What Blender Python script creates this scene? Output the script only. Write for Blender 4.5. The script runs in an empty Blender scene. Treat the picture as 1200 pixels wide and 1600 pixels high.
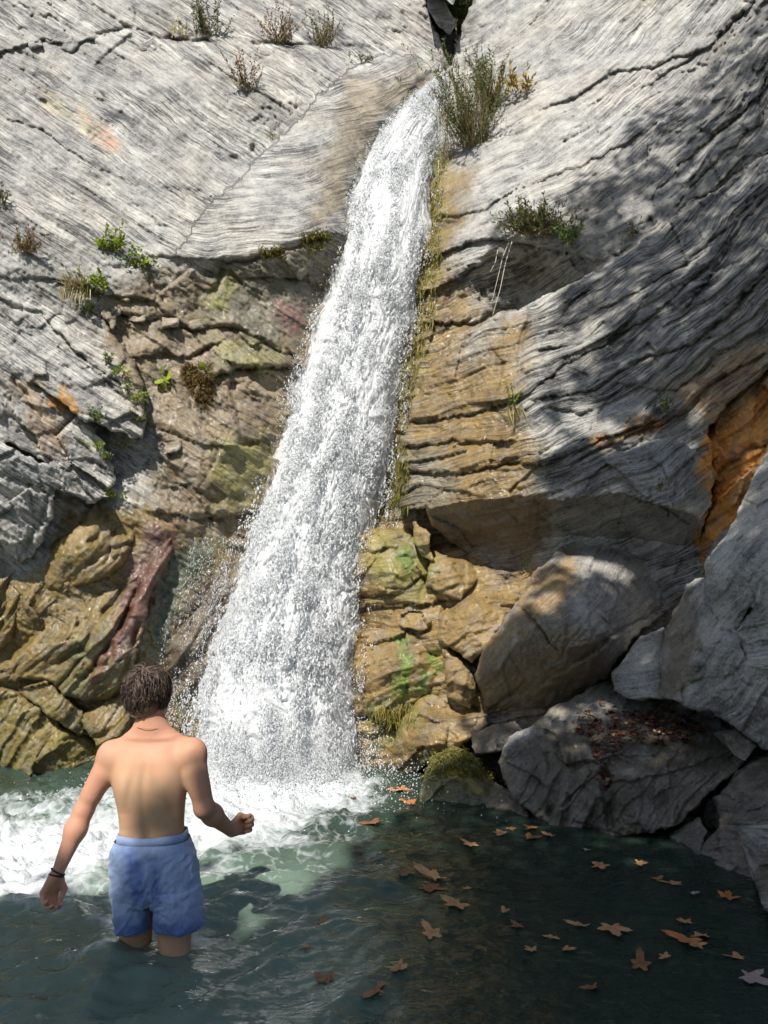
import bpy, math
import numpy as np
from mathutils import Vector

# ------------------------------------------------------------------ camera, sky, sun, exposure
sc = bpy.context.scene
COL = sc.collection
FPX, PITCH, CAMH = 1200.0, math.radians(6.4), 1.5
CP, SP = math.cos(PITCH), math.sin(PITCH)
cam_data = bpy.data.cameras.new('camera')
cam = bpy.data.objects.new('camera', cam_data)
COL.objects.link(cam)
cam.location = (0, 0, CAMH)
cam.rotation_euler = (math.radians(90) + PITCH, 0, 0)
cam_data.sensor_fit = 'VERTICAL'
cam_data.sensor_height = 36.0
cam_data.lens = 36.0 * FPX / 1600.0
cam_data.clip_start = 0.05
cam_data.clip_end = 2000.0
sc.camera = cam

SUN_AZ, SUN_EL = math.radians(-20.0), math.radians(49.0)      # azimuth: to the left of straight behind the camera
SUNV = np.array([math.sin(SUN_AZ) * math.cos(SUN_EL), -math.cos(SUN_AZ) * math.cos(SUN_EL), math.sin(SUN_EL)])
world = bpy.data.worlds.new('World')
sc.world = world
world.use_nodes = True
wn = world.node_tree
bg = wn.nodes.get('Background') or wn.nodes.new('ShaderNodeBackground')
sky = wn.nodes.new('ShaderNodeTexSky')
sky.sky_type = 'NISHITA'
sky.sun_disc = False
sky.sun_elevation = SUN_EL
sky.sun_rotation = math.atan2(SUNV[0], SUNV[1])
wn.links.new(sky.outputs[0], bg.inputs['Color'])
bg.inputs['Strength'].default_value = 0.085
sun_d = bpy.data.lights.new('sun', 'SUN')
sun_d.energy = 5.0
sun_d.angle = math.radians(0.53)
sun_d.color = (1.0, 0.95, 0.87)
sun = bpy.data.objects.new('sun', sun_d)
COL.objects.link(sun)
sun.rotation_euler = Vector(SUNV).to_track_quat('Z', 'Y').to_euler()
sc.view_settings.view_transform = 'Standard'
sc.view_settings.look = 'None'
sc.view_settings.exposure = 0.27
sc.view_settings.gamma = 1.0
sc.view_settings.use_curve_mapping = False
sc.render.engine = 'CYCLES'
sc.cycles.max_bounces = 6
sc.cycles.diffuse_bounces = 3
sc.cycles.glossy_bounces = 2
sc.cycles.adaptive_threshold = 0.02
sc.cycles.transparent_max_bounces = 8
sc.cycles.caustics_reflective = False
sc.cycles.caustics_refractive = False

# ------------------------------------------------------------------ pixel (1200x1600 photo) <-> world
def rays(u, v):
    x = (np.asarray(u, float) - 600.0) / FPX
    y = -(np.asarray(v, float) - 800.0) / FPX
    return x, CP - y * SP, SP + y * CP
def unproj(u, v, Y):
    dx, dy, dz = rays(u, v)
    t = np.asarray(Y, float) / dy
    return np.stack(np.broadcast_arrays(t * dx, t * dy, CAMH + t * dz), -1)
def on_level(u, v, z=0.0):
    dx, dy, dz = rays(u, v)
    t = (z - CAMH) / dz
    return np.stack(np.broadcast_arrays(t * dx, t * dy, z + 0 * t), -1)
def project(P):
    P = np.asarray(P, float)
    X, Y, Z = P[..., 0], P[..., 1], P[..., 2] - CAMH
    zc = np.maximum(Y * CP + Z * SP, 1e-3)
    yc = Z * CP - Y * SP
    return 600.0 + FPX * X / zc, 800.0 - FPX * yc / zc

# ------------------------------------------------------------------ noise
def _hash(ix, iy, seed):
    h = (ix.astype(np.int64) * 374761393 + iy.astype(np.int64) * 668265263 + int(seed) * 2147483647 // 7 + int(seed) * 974711) & 0xFFFFFFFF
    h = ((h ^ (h >> 13)) * 1274126177) & 0xFFFFFFFF
    h = ((h ^ (h >> 16)) * 2246822519) & 0xFFFFFFFF
    return (h ^ (h >> 15)) & 0xFFFFFFFF
def rnd(ix, iy, seed):
    return _hash(ix, iy, seed) / 4294967295.0
_GA = np.arange(64) * (2 * np.pi / 64)
_GX, _GY = np.cos(_GA), np.sin(_GA)
def perlin(x, y, seed=0):
    x0, y0 = np.floor(x), np.floor(y)
    fx, fy = x - x0, y - y0
    ix, iy = x0.astype(np.int64), y0.astype(np.int64)
    def g(a, b):
        k = _hash(ix + a, iy + b, seed) & 63
        return _GX[k] * (fx - a) + _GY[k] * (fy - b)
    sx, sy = fx * fx * fx * (fx * (fx * 6 - 15) + 10), fy * fy * fy * (fy * (fy * 6 - 15) + 10)
    a, b, c, d = g(0, 0), g(1, 0), g(0, 1), g(1, 1)
    return 1.4 * ((a + (b - a) * sx) * (1 - sy) + (c + (d - c) * sx) * sy)
def fbm(x, y, octv=4, seed=0, gain=0.5, lac=2.03):
    o, a, f = 0.0, 1.0, 1.0
    for k in range(octv):
        o = o + a * perlin(x * f + 17.3 * k, y * f - 9.1 * k, seed + k * 13)
        a *= gain; f *= lac
    return o
def ridged(x, y, octv=4, seed=0, gain=0.55, lac=2.1):
    o, a, f = 0.0, 1.0, 1.0
    for k in range(octv):
        o = o + a * (1 - 2 * np.abs(perlin(x * f + 5.3 * k, y * f + 3.7 * k, seed + k * 7)))
        a *= gain; f *= lac
    return o
def worley(x, y, seed=0, jit=0.9):
    ix, iy = np.floor(x).astype(np.int64), np.floor(y).astype(np.int64)
    F1 = np.full(x.shape, 9.0); F2 = F1.copy()
    ox = np.zeros(x.shape); oy = np.zeros(x.shape)
    cx = np.zeros(x.shape, np.int64); cy = cx.copy()
    for a in (-1, 0, 1):
        for b in (-1, 0, 1):
            jx, jy = ix + a, iy + b
            dx = x - (jx + 0.5 + jit * (rnd(jx, jy, seed) - 0.5))
            dy = y - (jy + 0.5 + jit * (rnd(jx, jy, seed + 101) - 0.5))
            d = np.sqrt(dx * dx + dy * dy)
            n = d < F1
            F2 = np.where(n, F1, np.minimum(F2, d))
            ox = np.where(n, dx, ox); oy = np.where(n, dy, oy)
            cx = np.where(n, jx, cx); cy = np.where(n, jy, cy)
            F1 = np.where(n, d, F1)
    return F1, F2, ox, oy, cx, cy
def facets(x, y, seed=0, tilt=0.6, step=0.35, groove=0.25):
    """angular broken rock: every cell is its own tilted plane, with a joint between cells"""
    F1, F2, ox, oy, cx, cy = worley(x, y, seed)
    gx, gy = rnd(cx, cy, seed + 3) - 0.5, rnd(cx, cy, seed + 4) - 0.5
    h = (rnd(cx, cy, seed + 5) - 0.5) * step
    e = np.clip((F2 - F1) / 0.055, 0, 1)
    return (tilt * (gx * ox + gy * oy) * 2 + h) - groove * (1 - e) ** 2
def terrace(s, t, seed=0, cut=1.0):
    """thin overlapping beds: each bed rises to a sharp lip; beds break off along their length"""
    x = s + 0.14 * fbm(t * 0.7, s * 0.15, 2, seed)
    i = np.floor(x); f = x - i
    j = np.floor(t * cut + 7.3 * rnd(i.astype(np.int64), i.astype(np.int64) * 0, seed + 1))
    a = rnd(i.astype(np.int64), j.astype(np.int64), seed + 2)
    return a * a * (f ** 1.5) * np.clip((1 - f) / 0.10, 0, 1)
def sstep(a, b, x):
    t = np.clip((x - a) / (b - a), 0, 1)
    return t * t * (3 - 2 * t)

# ------------------------------------------------------------------ 2-D geometry in photo pixels
def seg_dist(u, v, pts, closed=False):
    """distance to a polyline and the side it lies on (+1 = to the right going along, i.e. below a line drawn left to right)"""
    pts = np.asarray(pts, float)
    n = len(pts)
    best = np.full(np.shape(u), 1e9); side = np.zeros(np.shape(u))
    for i in range(n if closed else n - 1):
        a, b = pts[i], pts[(i + 1) % n]
        ab = b - a
        L = ab @ ab + 1e-9
        t = np.clip(((u - a[0]) * ab[0] + (v - a[1]) * ab[1]) / L, 0, 1)
        dx, dy = u - a[0] - t * ab[0], v - a[1] - t * ab[1]
        d = np.sqrt(dx * dx + dy * dy)
        m = d < best
        best = np.where(m, d, best)
        side = np.where(m, np.sign(ab[0] * (v - a[1]) - ab[1] * (u - a[0])), side)
    return best, side
def poly_sd(u, v, pts):
    """signed distance to a polygon, inside positive"""
    pts = np.asarray(pts, float)
    d, _ = seg_dist(u, v, pts, True)
    ins = np.zeros(np.shape(u), bool)
    n = len(pts)
    for i in range(n):
        (x0, y0), (x1, y1) = pts[i], pts[(i + 1) % n]
        if y0 == y1: continue
        c = (y0 > v) != (y1 > v)
        ins ^= c & (u < (x1 - x0) * (v - y0) / (y1 - y0) + x0)
    return np.where(ins, d, -d)
def softpoly(u, v, pts, feather=20.0, warp=12.0, seed=5):
    p = np.asarray(pts, float); g = np.max(feather) + 1.5 * warp
    m = (u > p[:, 0].min() - g) & (u < p[:, 0].max() + g) & (v > p[:, 1].min() - g) & (v < p[:, 1].max() + g)
    out = np.zeros(np.shape(u))
    if m.any():
        a, b = u[m], v[m]
        if np.ndim(feather): feather = feather[m]
        out[m] = sstep(-feather, feather, poly_sd(a, b, pts) + warp * (fbm(a / 45.0, b / 45.0, 3, seed) + 0.7 * fbm(a / 9.0, b / 16.0, 2, seed + 1)))
    return out
class TPS:
    def __init__(self, ctrl, smooth=1e-3):
        c = np.asarray(ctrl, float)
        self.p = c[:, :2] / 400.0
        n = len(c)
        A = np.zeros((n + 3, n + 3))
        A[:n, :n] = self.k(self.p, self.p) + smooth * np.eye(n)
        A[:n, n] = 1; A[:n, n + 1:] = self.p
        A[n, :n] = 1; A[n + 1:, :n] = self.p.T
        self.w = np.linalg.lstsq(A, np.concatenate([c[:, 2], np.zeros(3)]), rcond=None)[0]
    @staticmethod
    def k(a, b):
        r2 = ((a[:, None, :] - b[None]) ** 2).sum(-1)
        return 0.5 * r2 * np.log(r2 + 1e-12)
    def __call__(self, u, v):
        q = np.stack([np.ravel(u), np.ravel(v)], -1) / 400.0
        out = np.empty(len(q))
        n = len(self.p)
        for i in range(0, len(q), 60000):
            s = q[i:i + 60000]
            out[i:i + 60000] = self.k(s, self.p) @ self.w[:n] + self.w[n] + s @ self.w[n + 1:]
        return out.reshape(np.shape(u))

# ------------------------------------------------------------------ mesh helpers
def mk_mesh(name, V, F, smooth=True, attrs=None):
    """V (n,3); F (m,3) or (m,4) or a list of such arrays; attrs {name: (n,1|3|4)}"""
    me = bpy.data.meshes.new(name)
    V = np.ascontiguousarray(V, np.float32)
    Fs = [np.asarray(f, np.int32) for f in (F if isinstance(F, list) else [F]) if len(f)]
    me.vertices.add(len(V)); me.vertices.foreach_set('co', V.ravel())
    idx = np.concatenate([f.ravel() for f in Fs])
    tot = np.concatenate([np.full(len(f), f.shape[1], np.int32) for f in Fs])
    start = np.concatenate([[0], np.cumsum(tot)[:-1]]).astype(np.int32)
    me.loops.add(len(idx)); me.loops.foreach_set('vertex_index', idx)
    me.polygons.add(len(tot))
    me.polygons.foreach_set('loop_start', start)
    me.polygons.foreach_set('loop_total', tot)
    me.polygons.foreach_set('use_smooth', np.full(len(tot), smooth, bool))
    for k, a in (attrs or {}).items():
        a = np.asarray(a, np.float32)
        if a.ndim == 1:
            me.attributes.new(k, 'FLOAT', 'POINT').data.foreach_set('value', a)
        elif a.shape[1] == 3:
            me.attributes.new(k, 'FLOAT_VECTOR', 'POINT').data.foreach_set('vector', a.ravel())
        else:
            me.attributes.new(k, 'FLOAT_COLOR', 'POINT').data.foreach_set('color', a.ravel())
    me.update(calc_edges=True)
    me.validate()
    return me
def add(name, me, mat=None, parent=None, label=None, cat=None, group=None, kind=None, loc=None):
    o = bpy.data.objects.new(name, me)
    COL.objects.link(o)
    if mat is not None and me is not None and len(me.materials) == 0: me.materials.append(mat)
    if parent is not None: o.parent = parent
    if loc is not None: o.location = loc
    if label: o['label'] = label
    if cat: o['category'] = cat
    if group: o['group'] = group
    if kind: o['kind'] = kind
    return o
def empty(name, loc, label, cat, group=None):
    return add(name, None, None, None, label, cat, group, None, loc)

# ------------------------------------------------------------------ material helpers
class NT:
    def __init__(self, name):
        self.m = bpy.data.materials.new(name); self.m.use_nodes = True
        self.t = self.m.node_tree; self.t.nodes.clear()
        self.out = self.t.nodes.new('ShaderNodeOutputMaterial')
    def n(self, typ, inputs=None, **props):
        nd = self.t.nodes.new(typ)
        for k, v in props.items(): setattr(nd, k, v)
        for k, v in (inputs or {}).items(): self.set(nd, k, v)
        return nd
    def set(self, nd, k, v):
        s = nd.inputs[k]
        if isinstance(v, bpy.types.NodeSocket): self.t.links.new(v, s)
        else: s.default_value = v
    def math(self, op, a, b=0.0, clamp=False):
        nd = self.n('ShaderNodeMath', {0: a, 1: b}, operation=op); nd.use_clamp = clamp
        return nd.outputs[0]
    def mix(self, fac, a, b, mode='MIX'):
        nd = self.n('ShaderNodeMix', data_type='RGBA', blend_type=mode)
        for s, v in ((0, fac), (6, a), (7, b)):
            if isinstance(v, bpy.types.NodeSocket): self.t.links.new(v, nd.inputs[s])
            else: nd.inputs[s].default_value = v if s == 0 or len(v) == 4 else (*v, 1)
        return nd.outputs[2]
    def ramp(self, fac, stops, interp='LINEAR'):
        nd = self.n('ShaderNodeValToRGB', {0: fac})
        cr = nd.color_ramp; cr.interpolation = interp
        while len(cr.elements) < len(stops): cr.elements.new(0.5)
        for e, (p, c) in zip(cr.elements, stops):
            e.position = p; e.color = (*c, 1) if not np.isscalar(c) else (c, c, c, 1)
        return nd.outputs[0]
    def noise(self, vec, scale, detail=4, rough=0.55, dist=0.0):
        return self.n('ShaderNodeTexNoise', {'Vector': vec, 'Scale': scale, 'Detail': detail, 'Roughness': rough, 'Distortion': dist}).outputs['Fac']
    def vmul(self, vec, s):
        return self.n('ShaderNodeVectorMath', {0: vec, 1: s}, operation='MULTIPLY').outputs[0]
    def attr(self, name, out='Vector'):
        return self.n('ShaderNodeAttribute', attribute_name=name).outputs[out]
    def bump(self, h, dist, strength=1.0, normal=None):
        i = {'Height': h, 'Distance': dist, 'Strength': strength}
        if normal is not None: i['Normal'] = normal
        return self.n('ShaderNodeBump', i).outputs[0]
    def surf(self, s): self.t.links.new(s, self.out.inputs['Surface'])

# ------------------------------------------------------------------ rock material: foliated grey limestone with stains, algae and wet film
def rock_material():
    N = NT('foliated_rock')
    st = N.attr('st')                                   # strata coordinates laid along the bedding
    tint = N.n('ShaderNodeAttribute', attribute_name='tint')
    mw = N.attr('mw')                                   # x wetness, y brightness of the stone, with shade worked in on some rocks, z roughness of the lines
    sx = N.n('ShaderNodeSeparateXYZ', {0: mw})
    wet, val, lin = sx.outputs
    pos = N.n('ShaderNodeTexCoord').outputs['Object']
    warp = N.noise(pos, 2.6, 2)
    wv = N.n('ShaderNodeCombineXYZ', {0: N.math('MULTIPLY', warp, 0.07), 1: 0.0, 2: 0.0}).outputs[0]
    st2 = N.n('ShaderNodeVectorMath', {0: st, 1: wv}, operation='ADD').outputs[0]
    b1 = N.noise(N.vmul(st2, (20.0, 1.0, 1.0)), 1.0, 4, 0.72)
    b2 = N.noise(N.vmul(st2, (66.0, 3.0, 1.0)), 1.0, 3, 0.72)
    b0 = N.noise(N.vmul(st2, (5.5, 0.35, 1.0)), 1.0, 3, 0.6)
    iso = N.noise(pos, 4.0, 7, 0.72)
    grit = N.noise(pos, 60.0, 3, 0.75)
    chip = N.n('ShaderNodeTexVoronoi', {'Vector': N.vmul(st2, (16.0, 6.0, 1.0)), 'Scale': 1.0, 'Randomness': 1.0}).outputs['Distance']
    lin = N.math('MULTIPLY', lin, N.ramp(N.noise(pos, 1.1, 3, 0.6), [(0.38, 0.42), (0.62, 1.2)]))
    band = N.math('ADD', N.math('MULTIPLY', b1, 0.38), N.math('MULTIPLY', b2, 0.62))
    f = N.math('ADD', N.math('MULTIPLY', N.math('SUBTRACT', band, 0.5), N.math('MULTIPLY', lin, 1.9)), N.math('MULTIPLY', N.math('SUBTRACT', iso, 0.5), 0.80))
    f = N.math('ADD', f, N.math('MULTIPLY', N.math('SUBTRACT', grit, 0.5), 0.42))
    f = N.math('ADD', f, N.math('MULTIPLY', N.math('SUBTRACT', b0, 0.5), N.math('MULTIPLY', lin, 0.75)))
    f = N.math('ADD', f, 0.50)
    grey = N.ramp(f, [(0.30, (0.09, 0.09, 0.092)), (0.42, (0.24, 0.238, 0.232)), (0.52, (0.36, 0.355, 0.34)), (0.64, (0.48, 0.47, 0.44)), (0.80, (0.66, 0.65, 0.61))])
    warmth = N.ramp(N.noise(pos, 1.3, 5, 0.6), [(0.38, 0.0), (0.66, 1.0)])
    grey = N.mix(N.math('MULTIPLY', warmth, 0.32), grey, N.mix(1.0, grey, (1.06, 0.93, 0.74), 'MULTIPLY'))
    # thin pale calcite veins
    vein = N.ramp(N.noise(N.vmul(st2, (30.0, 1.6, 1.0)), 1.0, 2, 0.5, 0.2), [(0.665, 0.0), (0.69, 1.0), (0.705, 0.0)])
    grey = N.mix(N.math('MULTIPLY', vein, 0.6), grey, (0.68, 0.67, 0.63))
    joint = N.ramp(N.noise(N.vmul(st2, (17.0, 1.9, 1.0)), 1.0, 3, 0.6), [(0.425, 0.0), (0.44, 1.0), (0.455, 0.0)])
    grey = N.mix(N.math('MULTIPLY', N.math('MULTIPLY', joint, lin), 0.6), grey, (0.07, 0.07, 0.07))
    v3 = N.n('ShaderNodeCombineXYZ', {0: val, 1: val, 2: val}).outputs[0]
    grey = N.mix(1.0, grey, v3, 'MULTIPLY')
    # stains keep the grain of the stone below them
    tn = N.noise(pos, 7.0, 4, 0.7)
    ta = N.math('MULTIPLY', tint.outputs['Alpha'], N.ramp(tn, [(0.30, 0.45), (0.52, 1.0)]))
    det = N.ramp(f, [(0.28, 0.35), (0.5, 1.0), (0.78, 1.7)])
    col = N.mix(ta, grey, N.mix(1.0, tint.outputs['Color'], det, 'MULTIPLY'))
    wetc = N.mix(N.math('MULTIPLY', wet, 0.75), col, N.mix(1.0, col, (0.56, 0.51, 0.42), 'MULTIPLY'))
    wr = N.math('MULTIPLY', wet, N.ramp(N.noise(pos, 9.0, 3, 0.65), [(0.35, 0.45), (0.58, 1.0)]))
    rough = N.math('SUBTRACT', 0.86, N.math('MULTIPLY', wr, 0.70))
    h = N.math('ADD', N.math('MULTIPLY', N.math('MULTIPLY', band, lin), 1.0), N.math('ADD', N.math('MULTIPLY', iso, 0.6), N.math('MULTIPLY', grit, 0.25)))
    h = N.math('ADD', h, N.math('MULTIPLY', chip, 0.45))
    nrm = N.bump(h, 0.045, 0.85)
    p = N.n('ShaderNodeBsdfPrincipled', {'Base Color': wetc, 'Roughness': rough, 'Normal': nrm, 'Specular IOR Level': 0.5, 'Coat Weight': N.math('MULTIPLY', wr, 0.7), 'Coat Roughness': 0.10, 'Coat Normal': N.bump(N.noise(pos, 24.0, 3, 0.6), 0.02, 0.9)})
    N.surf(p.outputs[0])
    return N.m
ROCK = rock_material()

# ------------------------------------------------------------------ stains by place (algae, iron, silt); some boulder ones also hold painted shade
OCHRE, BROWN, OLIVE, MOSSY = (0.21, 0.145, 0.06), (0.15, 0.105, 0.06), (0.25, 0.225, 0.04), (0.10, 0.13, 0.02)
STAINS_AND_SHADE = [
    # polygon, feather, colour, amount, wetness, seed
    ([(150, 520), (200, 430), (330, 420), (345, 440), (420, 405), (560, 375), (640, 120), (680, 130), (560, 420), (430, 840), (300, 850), (215, 810), (255, 700)], 22, (0.25, 0.185, 0.10), 0.85, 0.6, 1),
    ([(345, 410), (520, 400), (470, 520), (420, 545), (330, 480)], 14, (0.20, 0.19, 0.13), 0.85, 0.9, 2),
    ([(340, 425), (385, 415), (360, 480), (310, 500)], 10, (0.22, 0.22, 0.05), 0.9, 0.7, 3),
    ([(330, 520), (440, 540), (440, 590), (350, 575)], 12, OLIVE, 0.7, 0.6, 4),
    ([(430, 470), (480, 480), (470, 520), (430, 500)], 9, (0.2, 0.05, 0.035), 0.7, 0.9, 5),
    ([(340, 690), (430, 670), (400, 800), (340, 800)], 20, OLIVE, 0.8, 0.7, 6),
    ([(540, 120), (640, 130), (600, 200), (560, 260), (540, 330), (480, 350), (500, 290)], 20, (0.30, 0.225, 0.12), 0.55, 0.35, 7),
    ([(-300, 880), (50, 900), (90, 800), (220, 785), (290, 830), (390, 820), (320, 1240), (-300, 1260)], 14, (0.235, 0.165, 0.042), 0.95, 0.75, 8),
    ([(-300, 1085), (60, 1095), (140, 1120), (200, 1210), (-300, 1260)], 16, (0.22, 0.175, 0.035), 0.95, 0.5, 9),
    ([(110, 1000), (190, 980), (240, 880), (265, 880), (260, 960), (190, 1070), (90, 1090)], 16, OLIVE, 0.7, 0.9, 10),
    ([(225, 825), (275, 815), (268, 900), (235, 965), (215, 1010), (150, 1065), (140, 1040), (190, 950)], 14, (0.17, 0.045, 0.02), 0.85, 0.9, 11),
    ([(262, 880), (300, 850), (350, 850), (290, 940), (240, 1060), (225, 1050)], 12, (0.055, 0.10, 0.035), 0.8, 0.95, 12),
    ([(290, 930), (380, 850), (330, 1100), (240, 1090)], 18, (0.15, 0.105, 0.06), 0.8, 0.95, 13),
    ([(680, 240), (735, 270), (722, 330), (700, 420), (770, 480), (720, 560), (800, 495), (835, 500), (810, 640), (850, 720), (820, 790), (850, 800), (845, 860), (800, 905), (640, 900), (560, 1000), (560, 800), (610, 620), (645, 400)], 30, (0.29, 0.195, 0.065), 0.94, 0.85, 14),
    ([(668, 260), (700, 270), (690, 400), (672, 560), (640, 640), (610, 760), (590, 760), (640, 560), (655, 380)], 10, (0.26, 0.20, 0.035), 0.85, 0.6, 15),
    ([(666, 234), (694, 226), (692, 262), (668, 272)], 8, (0.12, 0.20, 0.02), 0.9, 0.5, 36),
    ([(600, 700), (690, 690), (720, 780), (620, 830), (590, 780)], 20, (0.17, 0.13, 0.045), 0.7, 0.6, 16),
    ([(565, 820), (660, 820), (720, 870), (800, 880), (860, 880), (800, 960), (742, 1030), (770, 1110), (720, 1210), (540, 1215)], 14, (0.32, 0.215, 0.07), 0.93, 0.65, 17),
    ([(570, 835), (655, 830), (680, 900), (660, 940), (590, 940)], 14, (0.29, 0.25, 0.04), 0.85, 0.65, 18),
    ([(628, 850), (645, 850), (640, 900), (622, 890)], 8, (0.17, 0.27, 0.02), 0.9, 0.7, 19),
    ([(622, 1000), (640, 1000), (640, 1080), (680, 1020), (670, 1080), (620, 1100)], 10, (0.17, 0.26, 0.02), 0.92, 0.7, 20),
    ([(575, 1110), (650, 1080), (660, 1140), (580, 1190)], 14, (0.26, 0.23, 0.035), 0.85, 0.7, 21),
    ([(730, 1030), (800, 945), (850, 880), (890, 860), (905, 900), (880, 960), (800, 1010), (770, 1100)], 20, (0.36, 0.235, 0.09), 0.85, 0.55, 22),
    ([(736, 1050), (800, 1000), (880, 975), (960, 1000), (935, 1085), (850, 1125), (765, 1125)], 26, (0.19, 0.135, 0.065), 0.85, 0.5, 23),  # ochre lower side of the largest boulder, darkened for its shaded part
    ([(1100, 660), (1215, 560), (1300, 600), (1230, 720), (1130, 870), (1095, 890)], 9, (0.60, 0.27, 0.05), 0.95, 0.2, 24),
    ([(1040, 600), (1120, 560), (1200, 520), (1200, 600), (1120, 660), (1065, 640)], 16, (0.28, 0.17, 0.08), 0.75, 0.1, 25),
    ([(930, 690), (1020, 650), (1040, 665), (960, 700)], 8, (0.45, 0.22, 0.07), 0.7, 0.0, 26),
    ([(76, 622), (118, 612), (120, 648), (92, 650)], 5, (0.52, 0.27, 0.06), 0.9, 0.0, 27),
    ([(20, 590), (60, 590), (110, 690), (80, 720), (40, 660)], 12, (0.36, 0.24, 0.13), 0.6, 0.0, 28),
    ([(120, 170), (160, 195), (215, 248), (195, 252), (140, 212)], 7, (0.42, 0.24, 0.15), 0.65, 0.0, 29),
    ([(60, 140), (130, 175), (150, 215), (60, 170)], 14, (0.46, 0.40, 0.24), 0.5, 0.0, 30),
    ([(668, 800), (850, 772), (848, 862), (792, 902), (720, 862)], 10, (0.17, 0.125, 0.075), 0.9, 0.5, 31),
    ([(1035, 940), (1078, 930), (1095, 1000), (1060, 1100), (1030, 1085)], 8, (0.19, 0.155, 0.11), 0.85, 0.05, 32),
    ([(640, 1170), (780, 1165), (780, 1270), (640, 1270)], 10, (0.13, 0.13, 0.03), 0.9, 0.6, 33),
    ([(770, 1180), (850, 1130), (1000, 1110), (1170, 1170), (1080, 1290), (900, 1330), (770, 1300)], 16, (0.10, 0.085, 0.055), 0.88, 0.55, 34),  # wet brown of the leafy boulder, darkened further to deepen its shade
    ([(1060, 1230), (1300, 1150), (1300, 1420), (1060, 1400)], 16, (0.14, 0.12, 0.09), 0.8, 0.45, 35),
]
VALS = [  # brightness of the stone types, plus shade painted on the largest boulder
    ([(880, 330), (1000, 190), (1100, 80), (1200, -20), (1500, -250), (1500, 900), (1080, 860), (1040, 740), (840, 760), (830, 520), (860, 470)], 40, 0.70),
    ([(-300, 540), (60, 520), (200, 640), (220, 800), (90, 800), (0, 880), (-300, 880)], 18, 1.0),
    ([(870, 850), (1080, 855), (1090, 930), (940, 1050), (860, 1000), (880, 900)], 18, 0.8),  # shade over the largest boulder, put into its brightness
    ([(1150, 690), (1330, 500), (1330, 1200), (1030, 1100), (1030, 950), (1100, 880)], 8, 1.0),
]
def paint(u, v):
    sh = np.shape(u)
    rgb = np.zeros(sh + (3,)); rgb[:] = (0.2, 0.16, 0.1)
    amt = np.zeros(sh); wet = np.zeros(sh); val = np.ones(sh)
    for poly, fe, c, a, w, sd in STAINS_AND_SHADE:
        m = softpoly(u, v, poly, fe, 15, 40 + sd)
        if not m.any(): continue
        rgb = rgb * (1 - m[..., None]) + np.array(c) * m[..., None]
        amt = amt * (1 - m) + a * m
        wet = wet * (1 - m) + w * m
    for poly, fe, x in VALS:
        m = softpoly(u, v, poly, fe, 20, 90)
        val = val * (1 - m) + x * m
    return rgb, amt, wet, val
M = 1 / 171.0       # photo pixels to metres at the cliff
def strata_left(u, v):
    w = 7 * fbm(u / 220, v / 220, 2, 3)
    c, s = math.cos(math.radians(33)), math.sin(math.radians(33))
    return (-(u) * s + v * c + w) * M, (u * c + v * s) * M
def strata_tongue(u, v):
    w = 7 * fbm(u / 120, v / 120, 2, 4)
    return (v + 0.22 * (u - 500) + 0.0007 * (u - 500) ** 2 + w) * M, (u - 0.2 * v) * M
def strata_right(u, v):
    w = 12 * fbm(u / 150, v / 150, 3, 5)
    k = np.clip((650 - v) / 650, -0.4, 1.2)
    x = u - 620
    return (v + (0.17 + 0.26 * k) * x + (0.00040 + 0.00010 * k) * x * x + w) * M, (u - 0.3 * v) * M
def strata_flat(u, v):
    w = 14 * fbm(u / 140, v / 140, 3, 6)
    return (v + 0.25 * u + w) * M, (u - 0.25 * v) * M
def strata_steep(u, v):
    w = 14 * fbm(u / 130, v / 130, 3, 8)
    return (0.75 * u + 0.66 * v + w) * M, (0.66 * u - 0.75 * v) * M
def vertex_attrs(u, v, s, t, lin=1.0, tint=None, val=1.0):
    rgb, amt, wet, va = paint(u, v)
    if tint is not None:
        c, a, w = tint
        rgb = np.broadcast_to(np.array(c), rgb.shape); amt = np.full_like(amt, a); wet = np.full_like(wet, w)
    n = u.size
    return {'st': np.stack([s.ravel(), t.ravel(), np.zeros(n)], -1),
            'tint': np.concatenate([rgb.reshape(n, 3), amt.reshape(n, 1)], -1),
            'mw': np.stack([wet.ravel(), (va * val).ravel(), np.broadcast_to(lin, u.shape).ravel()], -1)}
def cracks(u, v, lines):
    """grooves: (polyline, width px, depth m); steps: (polyline, width px, depth m, height m, reach px) upper side proud"""
    o = np.zeros(np.shape(u))
    wob = 4 * fbm(u / 28, v / 28, 3, 61); wob2 = 4 * fbm(u / 28, v / 28, 3, 67)
    for L in lines:
        pts = np.array(L[0], float)
        m = (u > pts[:, 0].min() - 90) & (u < pts[:, 0].max() + 90) & (v > pts[:, 1].min() - 90) & (v < pts[:, 1].max() + 90)
        if not m.any(): continue
        d, sd = seg_dist(u[m] + wob[m], v[m] + wob2[m], pts)
        q = L[2] * np.exp(-(d / L[1]) ** 2) * np.clip(0.62 + 1.0 * fbm(u[m] / 42, v[m] / 42, 2, 69), 0.05, 1.4)
        if len(L) > 3:
            q = q - np.where(sd < 0, L[3] * np.exp(-(d / L[4]) ** 2), 0)
        o[m] += q
    return o

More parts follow.
